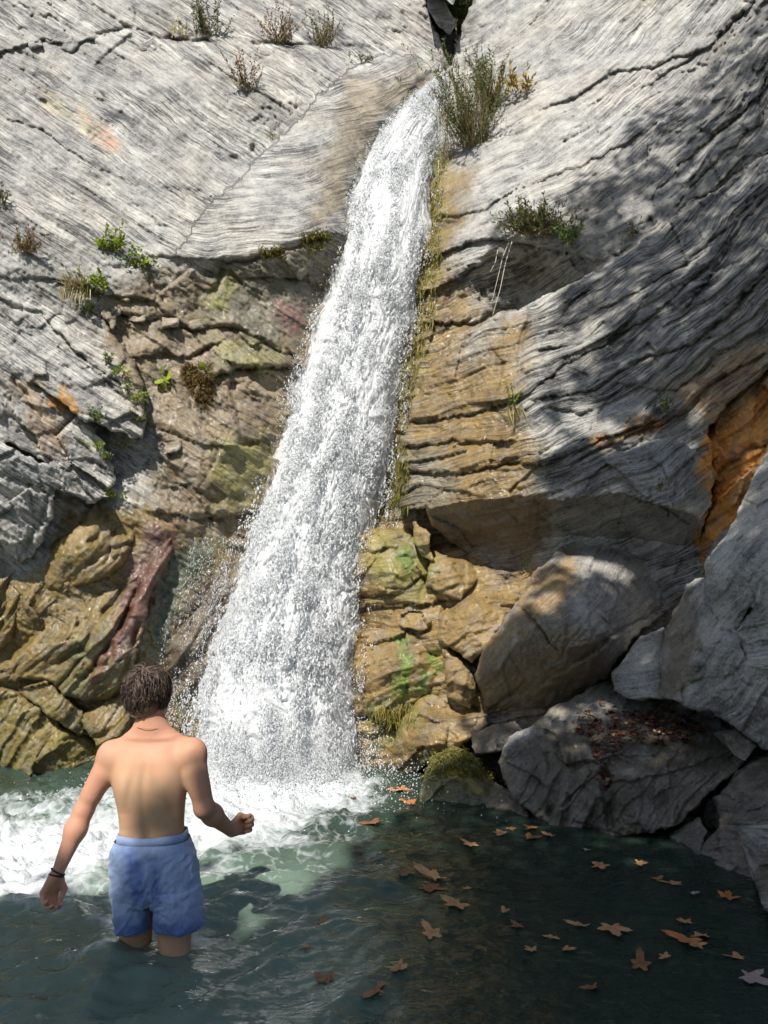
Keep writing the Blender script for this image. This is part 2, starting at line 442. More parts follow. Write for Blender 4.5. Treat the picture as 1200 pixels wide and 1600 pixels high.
# ------------------------------------------------------------------ the cliff: one continuous rock face built at its real distances
_base = np.array([
    (0, 0, 8.2), (0, 200, 7.2), (0, 380, 6.5), (150, 0, 8.6), (150, 200, 7.6), (150, 390, 6.8), (300, 0, 9.1), (300, 60, 8.75), (300, 90, 8.45), (300, 230, 7.75), (300, 400, 7.05),
    (500, 0, 9.8), (500, 60, 9.4), (480, 90, 8.95), (400, 250, 7.95), (400, 395, 7.2), (600, 0, 10.2), (600, 85, 9.5), (640, 100, 9.5), (600, 150, 8.9), (540, 250, 8.2), (530, 370, 7.6),
    (690, 60, 10.3), (690, 120, 9.9), (640, 220, 9.0), (600, 330, 8.5), (580, 430, 8.1), (540, 600, 7.7), (500, 800, 7.4), (450, 1000, 7.15), (420, 1230, 6.9),
    (350, 440, 7.16), (430, 440, 7.3), (250, 440, 6.95), (250, 500, 6.9), (300, 600, 6.9), (400, 560, 7.2), (430, 640, 7.2), (330, 740, 6.8), (300, 850, 6.75), (330, 1000, 6.85), (250, 1000, 6.66),
    (0, 500, 6.5), (100, 560, 6.7), (0, 700, 6.35), (150, 760, 6.65), (0, 900, 6.5), (100, 1000, 6.52), (0, 1200, 6.75), (150, 1200, 6.8), (280, 1200, 6.85),
    (725, 150, 9.3), (800, 100, 9.0), (745, 0, 9.9), (900, 0, 9.2), (1050, 0, 8.4), (1200, 0, 7.4), (1000, 150, 8.0), (800, 300, 7.85), (700, 300, 8.3), (900, 330, 7.45), (1000, 300, 7.15), (1200, 200, 6.5),
    (700, 450, 7.75), (840, 445, 8.0), (780, 450, 7.95), (800, 365, 7.6), (880, 380, 7.35), (740, 420, 7.75), (660, 600, 7.4), (640, 800, 7.2), (600, 900, 6.8), (590, 1100, 6.72), (600, 1210, 6.75), (700, 1000, 6.5), (700, 1200, 6.6),
    (900, 600, 6.8), (1050, 600, 6.2), (1200, 500, 5.7), (1150, 640, 5.9), (1150, 760, 6.0), (900, 900, 6.5), (1000, 1100, 6.2), (1200, 900, 5.5), (1200, 1200, 5.3), (900, 1250, 6.0), (1100, 1300, 5.4), (1200, 1350, 4.9),
    (-280, 0, 7.9), (-280, 600, 6.6), (-280, 1200, 6.7), (1480, 0, 5.6), (1480, 600, 4.0), (1480, 1200, 3.7), (-200, -260, 9.0), (300, -260, 10.8), (600, -260, 12.0), (1000, -260, 10.0), (1400, -260, 7.5),
    (0, 1340, 6.9), (300, 1340, 7.0), (600, 1340, 6.9), (900, 1340, 6.1), (1200, 1400, 4.9), (1480, 1400, 3.7)])
_base[:, 2] += 0.28 * np.clip((760 - _base[:, 0]) / 150, 0, 1)
BASE = TPS(_base, 2e-3)
LEDGES = [
    ([(-20, 88), (30, 75), (70, 60), (110, 72), (160, 55)], 3, 0.03, 0.06, 26),
    ([(150, 55), (210, 45), (250, 62), (330, 68), (420, 70), (520, 74), (600, 78)], 5, 0.09, -0.08, 26),
    ([(605, 78), (560, 95), (520, 120), (480, 158), (440, 195), (410, 235), (375, 275)], 4, 0.05, 0.03, 18),
    ([(0, 180), (70, 205), (150, 262), (200, 282)], 3, 0.03, 0.03, 20),
    ([(225, 130), (205, 95), (225, 70)], 3, 0.03),
    ([(140, 210), (160, 190), (205, 248), (170, 240)], 3, 0.02),
    ([(225, 402), (300, 406), (385, 410), (430, 395), (470, 380), (530, 365)], 4, 0.05, 0.03, 20),
    ([(130, 400), (180, 420), (240, 410)], 6, 0.05),
    ([(345, 420), (340, 450), (312, 480), (260, 500)], 4, 0.04),
    ([(190, 490), (225, 500), (260, 498), (300, 515), (360, 510), (440, 545)], 4, 0.05, 0.04, 20),
    ([(210, 560), (250, 550), (290, 560), (330, 540)], 4, 0.04, 0.05, 25),
    ([(330, 590), (370, 577), (450, 575)], 5, 0.08, 0.10, 22),
    ([(230, 660), (300, 690), (350, 700), (400, 690)], 5, 0.04, 0.04, 20),
    ([(240, 700), (290, 760), (350, 790)], 5, 0.05), ([(300, 640), (350, 700), (380, 760)], 5, 0.04),
    ([(250, 800), (320, 812), (390, 800)], 5, 0.05, 0.06, 22),
    ([(500, 120), (440, 160), (400, 210)], 2, 0.015), ([(380, 160), (390, 130), (400, 110)], 3, 0.03),
    ([(130, 330), (200, 350), (260, 355)], 2, 0.02), ([(60, 250), (120, 280), (170, 290)], 2, 0.02),
    # right wall
    ([(640, 60), (665, 100), (690, 130)], 6, 0.06),
    ([(900, 140), (935, 100), (945, 80)], 3, 0.03), ([(1010, 60), (1020, 30), (1060, 10)], 5, 0.05),
    ([(870, 160), (900, 150), (950, 115), (1010, 105), (1090, 80)], 4, 0.03, 0.05, 26),
    ([(1030, 120), (1080, 90), (1120, 60), (1160, 20)], 5, 0.05, 0.06, 30),
    ([(690, 340), (750, 330), (800, 300), (900, 262), (1000, 210), (1100, 150)], 4, 0.03, 0.05, 30),
    ([(740, 345), (735, 310), (750, 290)], 4, 0.05), ([(680, 345), (700, 350), (725, 342)], 4, 0.05),
    ([(680, 400), (730, 380), (780, 372), (860, 388), (905, 398)], 5, 0.05, 0.10, 34),
    ([(670, 455), (720, 432), (770, 400), (800, 400)], 5, 0.06, 0.08, 26),
    ([(690, 505), (740, 505), (790, 480)], 5, 0.07, 0.08, 24),
    ([(800, 480), (805, 440), (830, 400)], 4, 0.05), ([(655, 520), (690, 500), (700, 460)], 4, 0.04),
    ([(640, 840), (700, 830), (720, 870), (790, 905)], 6, 0.06),
    ([(580, 950), (640, 945), (690, 940)], 6, 0.08, 0.08, 30), ([(690, 940), (700, 1000), (740, 1040)], 5, 0.07),
    ([(660, 930), (675, 880), (655, 830)], 5, 0.06), ([(600, 1000), (650, 1010), (690, 1030)], 4, 0.05),
    ([(620, 1160), (640, 1110), (700, 1080), (745, 1110)], 5, 0.06),
]
TONGUE = [(600, 82), (660, 88), (672, 112), (630, 160), (560, 250), (535, 345), (470, 388), (380, 412), (270, 402), (320, 330), (372, 280), (420, 235), (480, 165), (540, 112)]
def cliff_surface(u, v):
    Y = BASE(u, v)
    sl, tl = strata_left(u, v); sr, tr = strata_right(u, v); sg, tg = strata_tongue(u, v)
    path_u = np.interp(v, [0, 110, 300, 600, 900, 1240], [700, 690, 605, 540, 465, 430])
    wr = sstep(-30, 30, u - path_u)
    wg = softpoly(u, v, TONGUE, np.interp(v, [150, 300], [8, 30]), 6)
    s = np.where(wr > 0.5, sr, np.where(wg > 0.5, sg, sl)); t = np.where(wr > 0.5, tr, np.where(wg > 0.5, tg, tl))
    low = sstep(380, 430, v) * (1 - wr)
    rt = sstep(1000, 800, u) * sstep(250, 380, v) * wr
    macro = 0.08 * fbm(u * M * 0.9, v * M * 0.9, 2, 21) + 0.035 * fbm(u * M * 3, v * M * 3, 2, 22)
    macro = macro * (1 - 0.6 * wg)
    f1 = facets(s * 1.7 + 0.10 * fbm(u / 60, v / 60, 2, 23), t * 0.8, 31, 0.8, 0.5, 0.12)
    f2 = facets(s * 5.0 + 0.2 * fbm(u / 30, v / 30, 2, 24), t * 2.6, 32, 1.0, 0.6, 0.12)
    f3 = facets(s * 13.0 + 0.2 * fbm(u / 15, v / 15, 2, 25), t * 6.5, 33, 1.1, 0.7, 0.1)
    strong = 0.30 + 0.75 * low + 0.05 * wr * (1 - low) + 0.35 * rt
    strong = strong * (1 - 0.6 * low * sstep(800, 850, v))
    patch = sstep(-0.1, 0.5, fbm(u / 110, v / 110, 3, 26))
    rough = strong * (1 - 0.85 * wg)
    fac = 0.11 * f1 * rough + 0.065 * f2 * rough * (0.35 + 0.65 * patch) + 0.030 * f3 * rough * (0.35 + 0.65 * patch)
    lines = 0.085 * terrace(s * 7.0, t * 0.9, 27) + 0.045 * terrace(s * 19.0, t * 1.8, 127) + 0.010 * fbm(s * 26, t * 2.2, 3, 28)
    lines = lines * (1 - 0.3 * low) * (1 - 0.55 * wg) * 0.5
    fine = 0.012 * fbm(u / 6.0, v / 6.0, 3, 29, 0.65)
    ck = cracks(u, v, LEDGES)
    # scattered pits and spalled hollows, longer along the bedding
    F1, F2, ox, oy, cx, cy = worley(s * 4.2, t * 2.4, 140)
    pr = rnd(cx, cy, 141)
    ck = ck + np.where(pr < 0.16, (0.02 + 0.35 * pr) * np.exp(-(F1 / (0.08 + 0.6 * pr)) ** 2), 0) * (1 - 0.8 * wg)
    F1, F2, ox, oy, cx, cy = worley(s * 1.1 + 0.3 * fbm(u / 25, v / 25, 2, 145), t * 0.9 + 0.3 * fbm(u / 25, v / 25, 2, 146), 142)
    pr = rnd(cx, cy, 143)
    spall = np.where(pr < 0.30, sstep(0.42, 0.36, F1), 0) * (1 - wg) * (1 - low)
    ck = ck + 0.035 * spall + spall * 0.045 * f3
    # the notch above the lip
    notch = softpoly(u, v, [(664, -300), (760, -300), (742, 0), (716, 60), (703, 100), (694, 70), (668, 10)], 5, 3)
    ck = ck + 1.0 * notch
    # the tongue of smooth rock beside the lip stands a little proud of the slab
    Y = Y - 0.09 * wg + macro - fac - lines - fine * (1 - 0.5 * wg) + ck
    return Y, s, t, (1.0 - 0.35 * low) * (1 - 0.5 * wr * sstep(1000, 850, u) * sstep(420, 330, v)), wg
def uneven_grid(a0, a, b, b1, fine, coarse):
    return np.unique(np.concatenate([np.arange(a0, a, coarse), np.arange(a, b, fine), np.arange(b, b1 + 1, coarse)]))
gu = uneven_grid(-280, -14, 1214, 1480, 2.4, 10.0)
gv = uneven_grid(-260, -14, 1240, 1400, 2.4, 10.0)
U, Vv = np.meshgrid(gu, gv)
Yc, s_, t_, lin_, wg_ = cliff_surface(U, Vv)
# the tongue dries paler than the slab
nv, nu = U.shape
ids = np.arange(nv * nu).reshape(nv, nu)
F = np.stack([ids[:-1, :-1], ids[1:, :-1], ids[1:, 1:], ids[:-1, 1:]], -1).reshape(-1, 4)
cliff = add('cliff', mk_mesh('cliff', unproj(U, Vv, Yc).reshape(-1, 3), F, True,
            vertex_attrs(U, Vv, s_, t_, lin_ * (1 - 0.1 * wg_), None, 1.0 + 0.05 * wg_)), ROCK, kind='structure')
cliff['label'] = 'grey layered limestone cliff split by the waterfall gully'

# ------------------------------------------------------------------ separate rocks: outline, own depth, rounded edges, broken faces, closed at the back
def rock(name, poly, ctrl, R=22, strata=strata_flat, lin=0.7, fac=(0.05, 0.03, 0.012), fs=1.0, macro=0.05, thick=0.7, jit=6, lines=0.008, ck=(), tint=None,
         val=1.0, step=2.3, seed=0, label=None, cat=None, group=None, parent=None, kind=None, edge=1.0, sm=1e-2, warp=1.0, planes=0.0, ta=1.0):
    poly = np.array(poly, float)
    lo, hi = poly.min(0) - 14, poly.max(0) + 14
    u, v = np.meshgrid(np.arange(lo[0], hi[0], step), np.arange(lo[1], hi[1], step))
    def field(u, v):
        return poly_sd(u, v, poly) + jit * fbm(u / 38 + seed, v / 38, 3, 71 + seed) + 0.35 * jit * fbm(u / 11 + seed, v / 11, 2, 72 + seed)
    d = field(u, v)
    e = 0.5
    gx, gy = (field(u + e, v) - field(u - e, v)) / (2 * e), (field(u, v + e) - field(u, v - e)) / (2 * e)
    gg = np.maximum(gx * gx + gy * gy, 0.15)
    keep = d > -1.2 * step
    cell = keep[:-1, :-1] & keep[1:, :-1] & keep[1:, 1:] & keep[:-1, 1:]
    out = d < 0
    u = np.where(out, u - np.clip(d, -2 * step, 0) * gx / gg, u); v = np.where(out, v - np.clip(d, -2 * step, 0) * gy / gg, v)
    d = np.maximum(d, 0)
    Y0 = TPS(ctrl, sm)(u, v)
    pm = Y0 / FPX
    R = R * 0.6; Rm = R * pm
    q = np.clip(d / R, 0, 1)
    Y = Y0 + edge * Rm * (1 - np.sqrt(np.maximum(1 - (1 - q) ** 2, 0)))
    s, t = strata(u, v)
    t = t * ta
    a, b, c = u * M * fs + seed * 3.1, v * M * fs + seed * 1.7, seed
    w = 0.25 * fbm(a * 1.5, b * 1.5, 2, 81 + c) * warp
    Y = Y + 0.6 * macro * fbm(a * 1.3, b * 1.3, 3, 82 + c)
    if planes > 0:                                        # flat fracture planes cutting the block
        gp = np.random.default_rng(500 + seed)
        cu, cv = poly.mean(0); rad = 0.5 * min(np.ptp(poly[:, 0]), np.ptp(poly[:, 1]), 240)
        h = np.zeros(u.shape)
        for k in range(8):
            an = gp.uniform(0, 2 * np.pi); off = gp.uniform(-0.05, 0.55)
            h = np.maximum(h, gp.uniform(0.3, 0.9) * ((u - cu) / rad * math.cos(an) + (v - cv) / rad * math.sin(an) - off))
        Y = Y + planes * h * rad * pm
    Y = Y - fac[0] * facets(s * 1.6 * fs + w * 0.6 + seed, t * 1.1 * fs + seed, 83 + c, 1.1, 0.5, 0.08)
    Y = Y - fac[1] * facets(s * 4.2 * fs + w * 0.8, t * 2.8 * fs + seed, 84 + c, 1.1, 0.6, 0.12)
    Y = Y - fac[2] * facets(s * 11 * fs + w, t * 6.5 * fs, 85 + c, 1.2, 0.7, 0.12)
    Y = Y - lines * (4.5 * terrace(s * 7.5 + seed, t * 0.9, 86 + c) + 2.2 * terrace(s * 20, t * 1.8, 87 + c) + 0.5 * fbm(s * 26, t * 2.2, 3, 89 + c))
    Y = Y - 0.008 * fbm(u / 7, v / 7, 3, 88 + c, 0.65)
    if ck: Y = Y + cracks(u, v, ck)
    nv, nu = u.shape
    ids = np.arange(nv * nu).reshape(nv, nu)
    Fq = np.stack([ids[:-1, :-1], ids[1:, :-1], ids[1:, 1:], ids[:-1, 1:]], -1)[cell]
    # border edges -> wall going back, then a cap
    E = np.concatenate([Fq[:, [0, 1]], Fq[:, [1, 2]], Fq[:, [2, 3]], Fq[:, [3, 0]]])
    key = E[:, 0].astype(np.int64) * (nv * nu) + E[:, 1]
    rev = E[:, 1].astype(np.int64) * (nv * nu) + E[:, 0]
    B = E[~np.isin(key, rev)]
    P = unproj(u, v, Y).reshape(-1, 3)
    used = np.unique(np.concatenate([Fq.ravel(), B.ravel()]))
    remap = np.full(nv * nu, -1); remap[used] = np.arange(len(used))
    V = P[used]
    bv = np.unique(B)
    n0 = len(V)
    cen = P[bv].mean(0)
    rb = np.full(nv * nu, -1)
    rings = [V]
    prev = remap.copy()
    wall = []
    ring_src = [used]
    for k, (back, inset) in enumerate(((0.30, 0.01), (0.75, 0.06), (1.0, 0.22))):
        rb[bv] = n0 + k * len(bv) + np.arange(len(bv))
        cur = unproj(u.ravel()[bv], v.ravel()[bv], Y.ravel()[bv] + thick * back)
        cc = cen + np.array([0, thick * back, 0])
        rings.append(cur + (cc - cur) * inset * np.array([1, 0.3, 1]))
        wall.append(np.stack([B[:, 1], B[:, 0], B[:, 0], B[:, 1]], -1))
        wall[-1] = np.stack([prev[B[:, 1]], prev[B[:, 0]], rb[B[:, 0]], rb[B[:, 1]]], -1)
        prev = rb.copy()
        ring_src.append(bv)
    V = np.concatenate(rings + [(cen + np.array([0, thick * 1.15, 0]))[None]])
    cap = np.stack([prev[B[:, 1]], prev[B[:, 0]], np.full(len(B), len(V) - 1)], -1)
    src = np.concatenate(ring_src + [bv[:1]])
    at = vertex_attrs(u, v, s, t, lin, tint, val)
    at = {k: a[src] for k, a in at.items()}
    o = add(name, mk_mesh(name, V, [remap[Fq], np.concatenate(wall), cap], True, at), ROCK, parent, label, cat, group, kind)
    return o

# ------------------------------------------------------------------ beds and blocks that belong to the cliff
CL = dict(parent=cliff)
rock('rock_slab', [(-130, 330), (-60, 362), (0, 380), (50, 393), (100, 440), (128, 480), (170, 510), (200, 555), (222, 600), (228, 655), (222, 684), (185, 678), (125, 655), (80, 620), (30, 585), (-30, 560), (-130, 520)],
     [(-120, 420, 6.45), (0, 390, 6.85), (60, 410, 6.97), (120, 480, 6.95), (220, 640, 6.85), (100, 560, 6.70), (30, 560, 6.6), (-120, 520, 6.5), (0, 470, 6.75)],
     R=14, strata=strata_left, lin=0.9, fac=(0.05, 0.04, 0.015), lines=0.008, thick=0.6, seed=1, val=1.12,
     ck=[([(0, 470), (60, 490), (130, 560), (190, 600)], 4, 0.04, 0.04, 14), ([(30, 440), (40, 510), (20, 540)], 4, 0.04), ([(90, 520), (150, 580), (215, 640)], 3, 0.03, 0.03, 14)], **CL)
rock('rock_slab', [(-130, 520), (0, 548), (35, 580), (80, 618), (130, 650), (160, 690), (182, 748), (168, 778), (120, 752), (85, 732), (45, 708), (0, 690), (-130, 680)],
     [(-120, 600, 6.3), (0, 560, 6.52), (0, 680, 6.35), (90, 660, 6.65), (170, 750, 6.8), (130, 660, 6.8)],
     R=12, strata=strata_left, lin=0.8, fac=(0.08, 0.06, 0.02), lines=0.006, thick=0.6, seed=2, val=1.1,
     ck=[([(20, 590), (60, 650), (100, 700)], 4, 0.06), ([(60, 700), (110, 660), (150, 690)], 4, 0.05), ([(0, 640), (50, 670), (80, 720)], 4, 0.05)], **CL)
rock('rock_slab', [(-130, 680), (0, 688), (45, 708), (120, 748), (172, 776), (150, 790), (100, 772), (85, 768), (84, 808), (52, 862), (30, 884), (8, 860), (-20, 830), (-130, 850)],
     [(-120, 760, 6.3), (0, 700, 6.3), (60, 800, 6.45), (165, 780, 6.6), (30, 870, 6.6), (0, 800, 6.3)],
     R=12, strata=strata_left, lin=0.7, fac=(0.10, 0.06, 0.02), lines=0.005, thick=0.6, seed=3, val=1.1,
     ck=[([(0, 740), (50, 760), (85, 770)], 4, 0.06), ([(45, 770), (55, 820), (40, 860)], 4, 0.05), ([(80, 770), (60, 830)], 4, 0.05)], **CL)
rock('rock_slab', [(615, 765), (628, 690), (642, 640), (662, 586), (700, 552), (765, 497), (825, 476), (875, 451), (950, 413), (1025, 360), (1090, 316), (1140, 281), (1215, 226), (1320, 160), (1320, 540), (1200, 575), (1150, 620), (1108, 668), (1118, 740), (1108, 772), (1045, 766), (960, 758), (845, 777), (740, 790), (670, 798), (625, 792)],
     [(620, 780, 6.95), (640, 640, 7.15), (760, 500, 7.0), (830, 480, 6.95), (950, 415, 6.75), (1100, 310, 6.45), (1200, 235, 6.2), (1310, 180, 5.7), (850, 640, 6.3), (1000, 560, 6.05), (1100, 500, 5.85), (1200, 400, 5.6), (1310, 450, 5.1), (1110, 670, 5.65), (1110, 765, 5.5), (960, 750, 5.85), (850, 765, 6.15), (700, 790, 6.6), (730, 660, 6.7)],
     R=12, strata=strata_right, lin=1.2, fac=(0.07, 0.035, 0.014), lines=0.013, thick=0.9, macro=0.08, seed=4, jit=5,
     ck=[([(830, 480), (812, 540), (815, 600), (800, 700)], 3, 0.05), ([(850, 620), (930, 610), (1000, 560), (1080, 540), (1150, 480), (1215, 400)], 4, 0.06, 0.06, 26),
         ([(640, 735), (720, 740), (800, 722), (850, 725), (930, 690), (1040, 650)], 4, 0.05, 0.07, 26), ([(650, 660), (720, 650), (800, 630), (900, 560), (1010, 500), (1100, 420), (1200, 300)], 4, 0.04, 0.05, 24),
         ([(860, 520), (950, 480), (1060, 420), (1120, 370), (1200, 290)], 3, 0.04, 0.04, 20), ([(850, 600), (855, 640), (920, 645)], 4, 0.05), ([(640, 700), (700, 690), (780, 690)], 4, 0.05, 0.05, 20),
         ([(1080, 470), (1110, 430), (1140, 380)], 4, 0.05, 0.06, 18), ([(900, 720), (960, 690), (1060, 650), (1110, 600), (1180, 560)], 5, 0.07, 0.05, 20)], **CL)
rock('rock_ledge', [(842, 766), (905, 738), (960, 708), (1050, 682), (1086, 700), (1118, 746), (1110, 790), (1095, 812), (1045, 790), (960, 770), (850, 780)],
     [(845, 772, 6.1), (960, 706, 5.85), (1050, 684, 5.65), (1115, 745, 5.5), (1100, 800, 5.5), (960, 765, 5.7), (1040, 740, 5.45)],
     R=10, strata=strata_right, lin=0.9, fac=(0.07, 0.04, 0.012), lines=0.018, thick=0.5, seed=5, ck=[([(1052, 690), (1060, 740), (1050, 790)], 3, 0.04)], **CL)
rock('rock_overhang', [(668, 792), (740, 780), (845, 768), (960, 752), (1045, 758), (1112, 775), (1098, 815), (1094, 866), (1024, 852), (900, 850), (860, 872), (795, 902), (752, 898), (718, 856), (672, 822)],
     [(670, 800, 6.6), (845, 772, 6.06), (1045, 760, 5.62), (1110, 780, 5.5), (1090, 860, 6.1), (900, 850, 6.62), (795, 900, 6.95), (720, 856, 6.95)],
     R=8, strata=strata_right, lin=0.5, fac=(0.06, 0.02, 0.01), lines=0.008, thick=0.8, seed=6, val=0.72, jit=4,  # low val paints extra shade onto this downward face
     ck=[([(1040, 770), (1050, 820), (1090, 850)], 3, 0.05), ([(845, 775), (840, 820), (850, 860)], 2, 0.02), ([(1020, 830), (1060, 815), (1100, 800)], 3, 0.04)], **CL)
rock('rock_outcrop', [(1100, 668), (1150, 610), (1215, 560), (1330, 520), (1330, 760), (1215, 780), (1150, 870), (1096, 900), (1098, 815), (1116, 760)],
     [(1110, 680, 5.85), (1200, 590, 5.5), (1310, 600, 5.1), (1190, 760, 5.45), (1100, 890, 6.0), (1140, 760, 5.65)],
     R=14, strata=strata_right, lin=0.5, fac=(0.12, 0.05, 0.015), thick=0.7, seed=7, val=0.9, ck=[([(1120, 740), (1170, 700), (1215, 690)], 4, 0.05, 0.04, 20), ([(1100, 820), (1150, 790), (1190, 730)], 3, 0.04)], **CL)
rock('rock_slab', [(985, 410), (1030, 355), (1092, 312), (1142, 278), (1215, 226), (1330, 150), (1330, -40), (1215, 40), (1150, 90), (1090, 150), (1030, 190), (1000, 260), (960, 330), (940, 390)],
     [(950, 390, 7.1), (1030, 360, 6.85), (1215, 230, 6.25), (1310, 150, 5.9), (1215, 60, 6.9), (1100, 160, 7.2), (1000, 280, 7.2), (1310, 0, 6.4)],
     R=16, strata=strata_right, lin=1.0, fac=(0.09, 0.05, 0.02), lines=0.016, thick=0.6, seed=8,
     ck=[([(1000, 330), (1060, 260), (1130, 200), (1215, 120)], 4, 0.05, 0.06, 24), ([(1060, 310), (1130, 240), (1215, 170)], 4, 0.05, 0.05, 20)], **CL)
for k, (pl, yy) in enumerate([
        ([(150, 462), (172, 455), (190, 482), (176, 516), (156, 492)], 6.95), ([(170, 433), (201, 435), (202, 476), (176, 457)], 7.1),
        ([(195, 476), (228, 475), (229, 504), (197, 504)], 7.0), ([(230, 488), (249, 487), (249, 503), (232, 503)], 7.08), ([(252, 495), (281, 498), (278, 511), (255, 510)], 7.12),
        ([(292, 502), (312, 495), (318, 512), (298, 517)], 7.15), ([(255, 690), (285, 686), (282, 705), (258, 708)], 7.02), ([(92, 66), (112, 56), (122, 70), (112, 82), (94, 78)], 8.35),
        ([(70, 58), (90, 52), (92, 66), (76, 70)], 8.35), ([(44, 66), (66, 58), (68, 72), (48, 76)], 8.3), ([(215, 70), (238, 62), (245, 78), (222, 84)], 8.6)]):
    c = np.mean(pl, 0); yy = float(BASE(np.array([c[0]]), np.array([c[1]]))[0]) - 0.02
    rock('rock_block', pl, [(c[0], c[1], yy - 0.05), (c[0] - 15, c[1], yy), (c[0] + 15, c[1], yy + 0.03), (c[0], c[1] + 15, yy - 0.02), (c[0], c[1] - 15, yy + 0.06)],
         R=9, lin=0.6, fac=(0.06, 0.05, 0.02), thick=0.35, jit=5, seed=11 + k, macro=0.02, tint=((0.27, 0.21, 0.13), 0.7, 0.1) if k < 7 else None, **CL)

# ------------------------------------------------------------------ free boulders, each a thing of its own
B = 'boulder'
rock('boulder', [(890, 846), (1024, 848), (1078, 860), (1094, 892), (1074, 914), (1062, 942), (1029, 968), (988, 994), (956, 1048), (924, 1080), (860, 1112), (795, 1128), (757, 1102), (743, 1052), (757, 1014), (795, 955), (827, 908), (858, 870)],
     [(890, 852, 6.2), (1024, 855, 6.05), (1085, 890, 5.95), (960, 900, 5.8), (860, 960, 5.75), (900, 1010, 5.65), (1000, 970, 5.8), (760, 1060, 6.12), (800, 1110, 6.3), (920, 1075, 6.15), (800, 1010, 5.85)],
     R=46, strata=strata_steep, lin=0.35, fac=(0.10, 0.03, 0.008), lines=0.006, thick=1.0, macro=0.07, planes=0.6, seed=31, jit=5, fs=0.8,
     ck=[([(1060, 945), (1000, 965), (930, 1015), (860, 1060), (800, 1090)], 4, 0.06, 0.03, 16), ([(822, 955), (850, 985), (870, 1015)], 3, 0.04, 0.05, 18), ([(920, 950), (960, 985), (985, 990)], 2, 0.03), ([(1010, 905), (1060, 905)], 3, 0.03)],
     label='largest rounded grey boulder with a tan wet left side, wedged under the overhang', cat=B)
rock('boulder', [(955, 1052), (1003, 993), (1036, 982), (1042, 1036), (1044, 1092), (992, 1094), (957, 1080)],
     [(960, 1060, 5.75), (1003, 1000, 5.72), (1036, 1000, 5.6), (1036, 1088, 5.5), (990, 1090, 5.6)], R=14, lin=0.3, fac=(0.04, 0.015, 0.006), lines=0.004, thick=0.5, seed=32, jit=3,
     label='small smooth grey rock jammed beneath the big boulder, left of the brown-faced block', cat=B)
rock('boulder', [(1072, 914), (1100, 903), (1120, 960), (1150, 985), (1165, 1030), (1320, 1030), (1320, 1200), (1215, 1172), (1184, 1166), (1110, 1107), (1092, 1112), (1034, 1086), (1031, 1010), (1056, 950)],
     [(1072, 920, 5.45), (1034, 1040, 5.4), (1090, 1000, 4.95), (1085, 1100, 4.98), (1200, 1060, 4.55), (1200, 1160, 4.6), (1310, 1100, 4.2), (1120, 965, 4.95)],
     R=12, strata=strata_steep, lin=0.3, fac=(0.05, 0.025, 0.008), lines=0.004, thick=0.9, planes=0.15, seed=33, jit=4, val=1.0,
     ck=[([(1095, 915), (1085, 1000), (1070, 1100)], 4, 0.0, 0.05, 12), ([(1130, 985), (1180, 1000), (1215, 1000)], 3, 0.04), ([(1160, 1060), (1200, 1090)], 2, 0.02)],
     label='angular grey block with a flat brown left face under the pale boulder', cat=B)
rock('boulder', [(1330, 560), (1215, 676), (1195, 712), (1160, 782), (1137, 832), (1100, 880), (1104, 935), (1119, 978), (1147, 988), (1174, 948), (1200, 975), (1330, 1010)],
     [(1215, 690, 5.0), (1320, 600, 4.6), (1160, 790, 4.95), (1105, 890, 4.95), (1115, 970, 4.9), (1200, 850, 4.5), (1180, 940, 4.55), (1320, 900, 4.1)],
     R=20, strata=strata_steep, lin=0.35, fac=(0.05, 0.02, 0.007), lines=0.005, thick=0.9, planes=0.2, seed=34, jit=4, val=1.12, tint=((0.3, 0.3, 0.3), 0.0, 0.0),
     ck=[([(1150, 800), (1165, 900), (1190, 960)], 2, 0.02), ([(1180, 740), (1210, 860)], 2, 0.015)],
     label='tall pale grey boulder leaning in from the right edge beside the orange rock', cat=B)
rock('boulder', [(1150, 985), (1182, 940), (1215, 960), (1330, 980), (1330, 1050), (1215, 1050), (1165, 1042)], [(1155, 1000, 4.75), (1210, 970, 4.55), (1210, 1045, 4.5), (1320, 1000, 4.2)],
     R=12, lin=0.3, fac=(0.04, 0.02, 0.006), thick=0.5, seed=35, jit=3, val=1.1, label='small pale stone pinched between the two right edge boulders', cat=B)
rock('boulder', [(832, 1132), (875, 1098), (944, 1062), (1040, 1092), (1128, 1130), (1160, 1172), (1164, 1192), (1108, 1240), (1062, 1287), (985, 1308), (930, 1330), (888, 1318), (832, 1275), (795, 1240), (778, 1190), (795, 1150)],
     [(944, 1066, 6.15), (860, 1112, 5.9), (1040, 1096, 5.95), (1120, 1130, 5.55), (860, 1160, 5.5), (940, 1160, 5.4), (1060, 1165, 5.25), (1150, 1180, 5.05), (790, 1200, 5.55), (850, 1270, 5.25), (930, 1315, 5.05), (1060, 1280, 4.95), (1000, 1220, 5.05)],
     R=12, strata=strata_steep, lin=0.35, fac=(0.08, 0.04, 0.01), lines=0.008, thick=0.9, planes=0.2, seed=36, jit=4, macro=0.05, step=2.2,
     ck=[([(925, 1140), (940, 1185), (948, 1215), (952, 1290)], 7, 0.12), ([(880, 1130), (900, 1200), (880, 1290)], 6, 0.06), ([(850, 1150), (865, 1210), (860, 1270)], 6, 0.05), ([(960, 1220), (1040, 1210), (1130, 1180)], 4, 0.0, 0.04, 18)],
     label='low dark boulder with a shelf of dead leaves at the pool edge', cat=B)
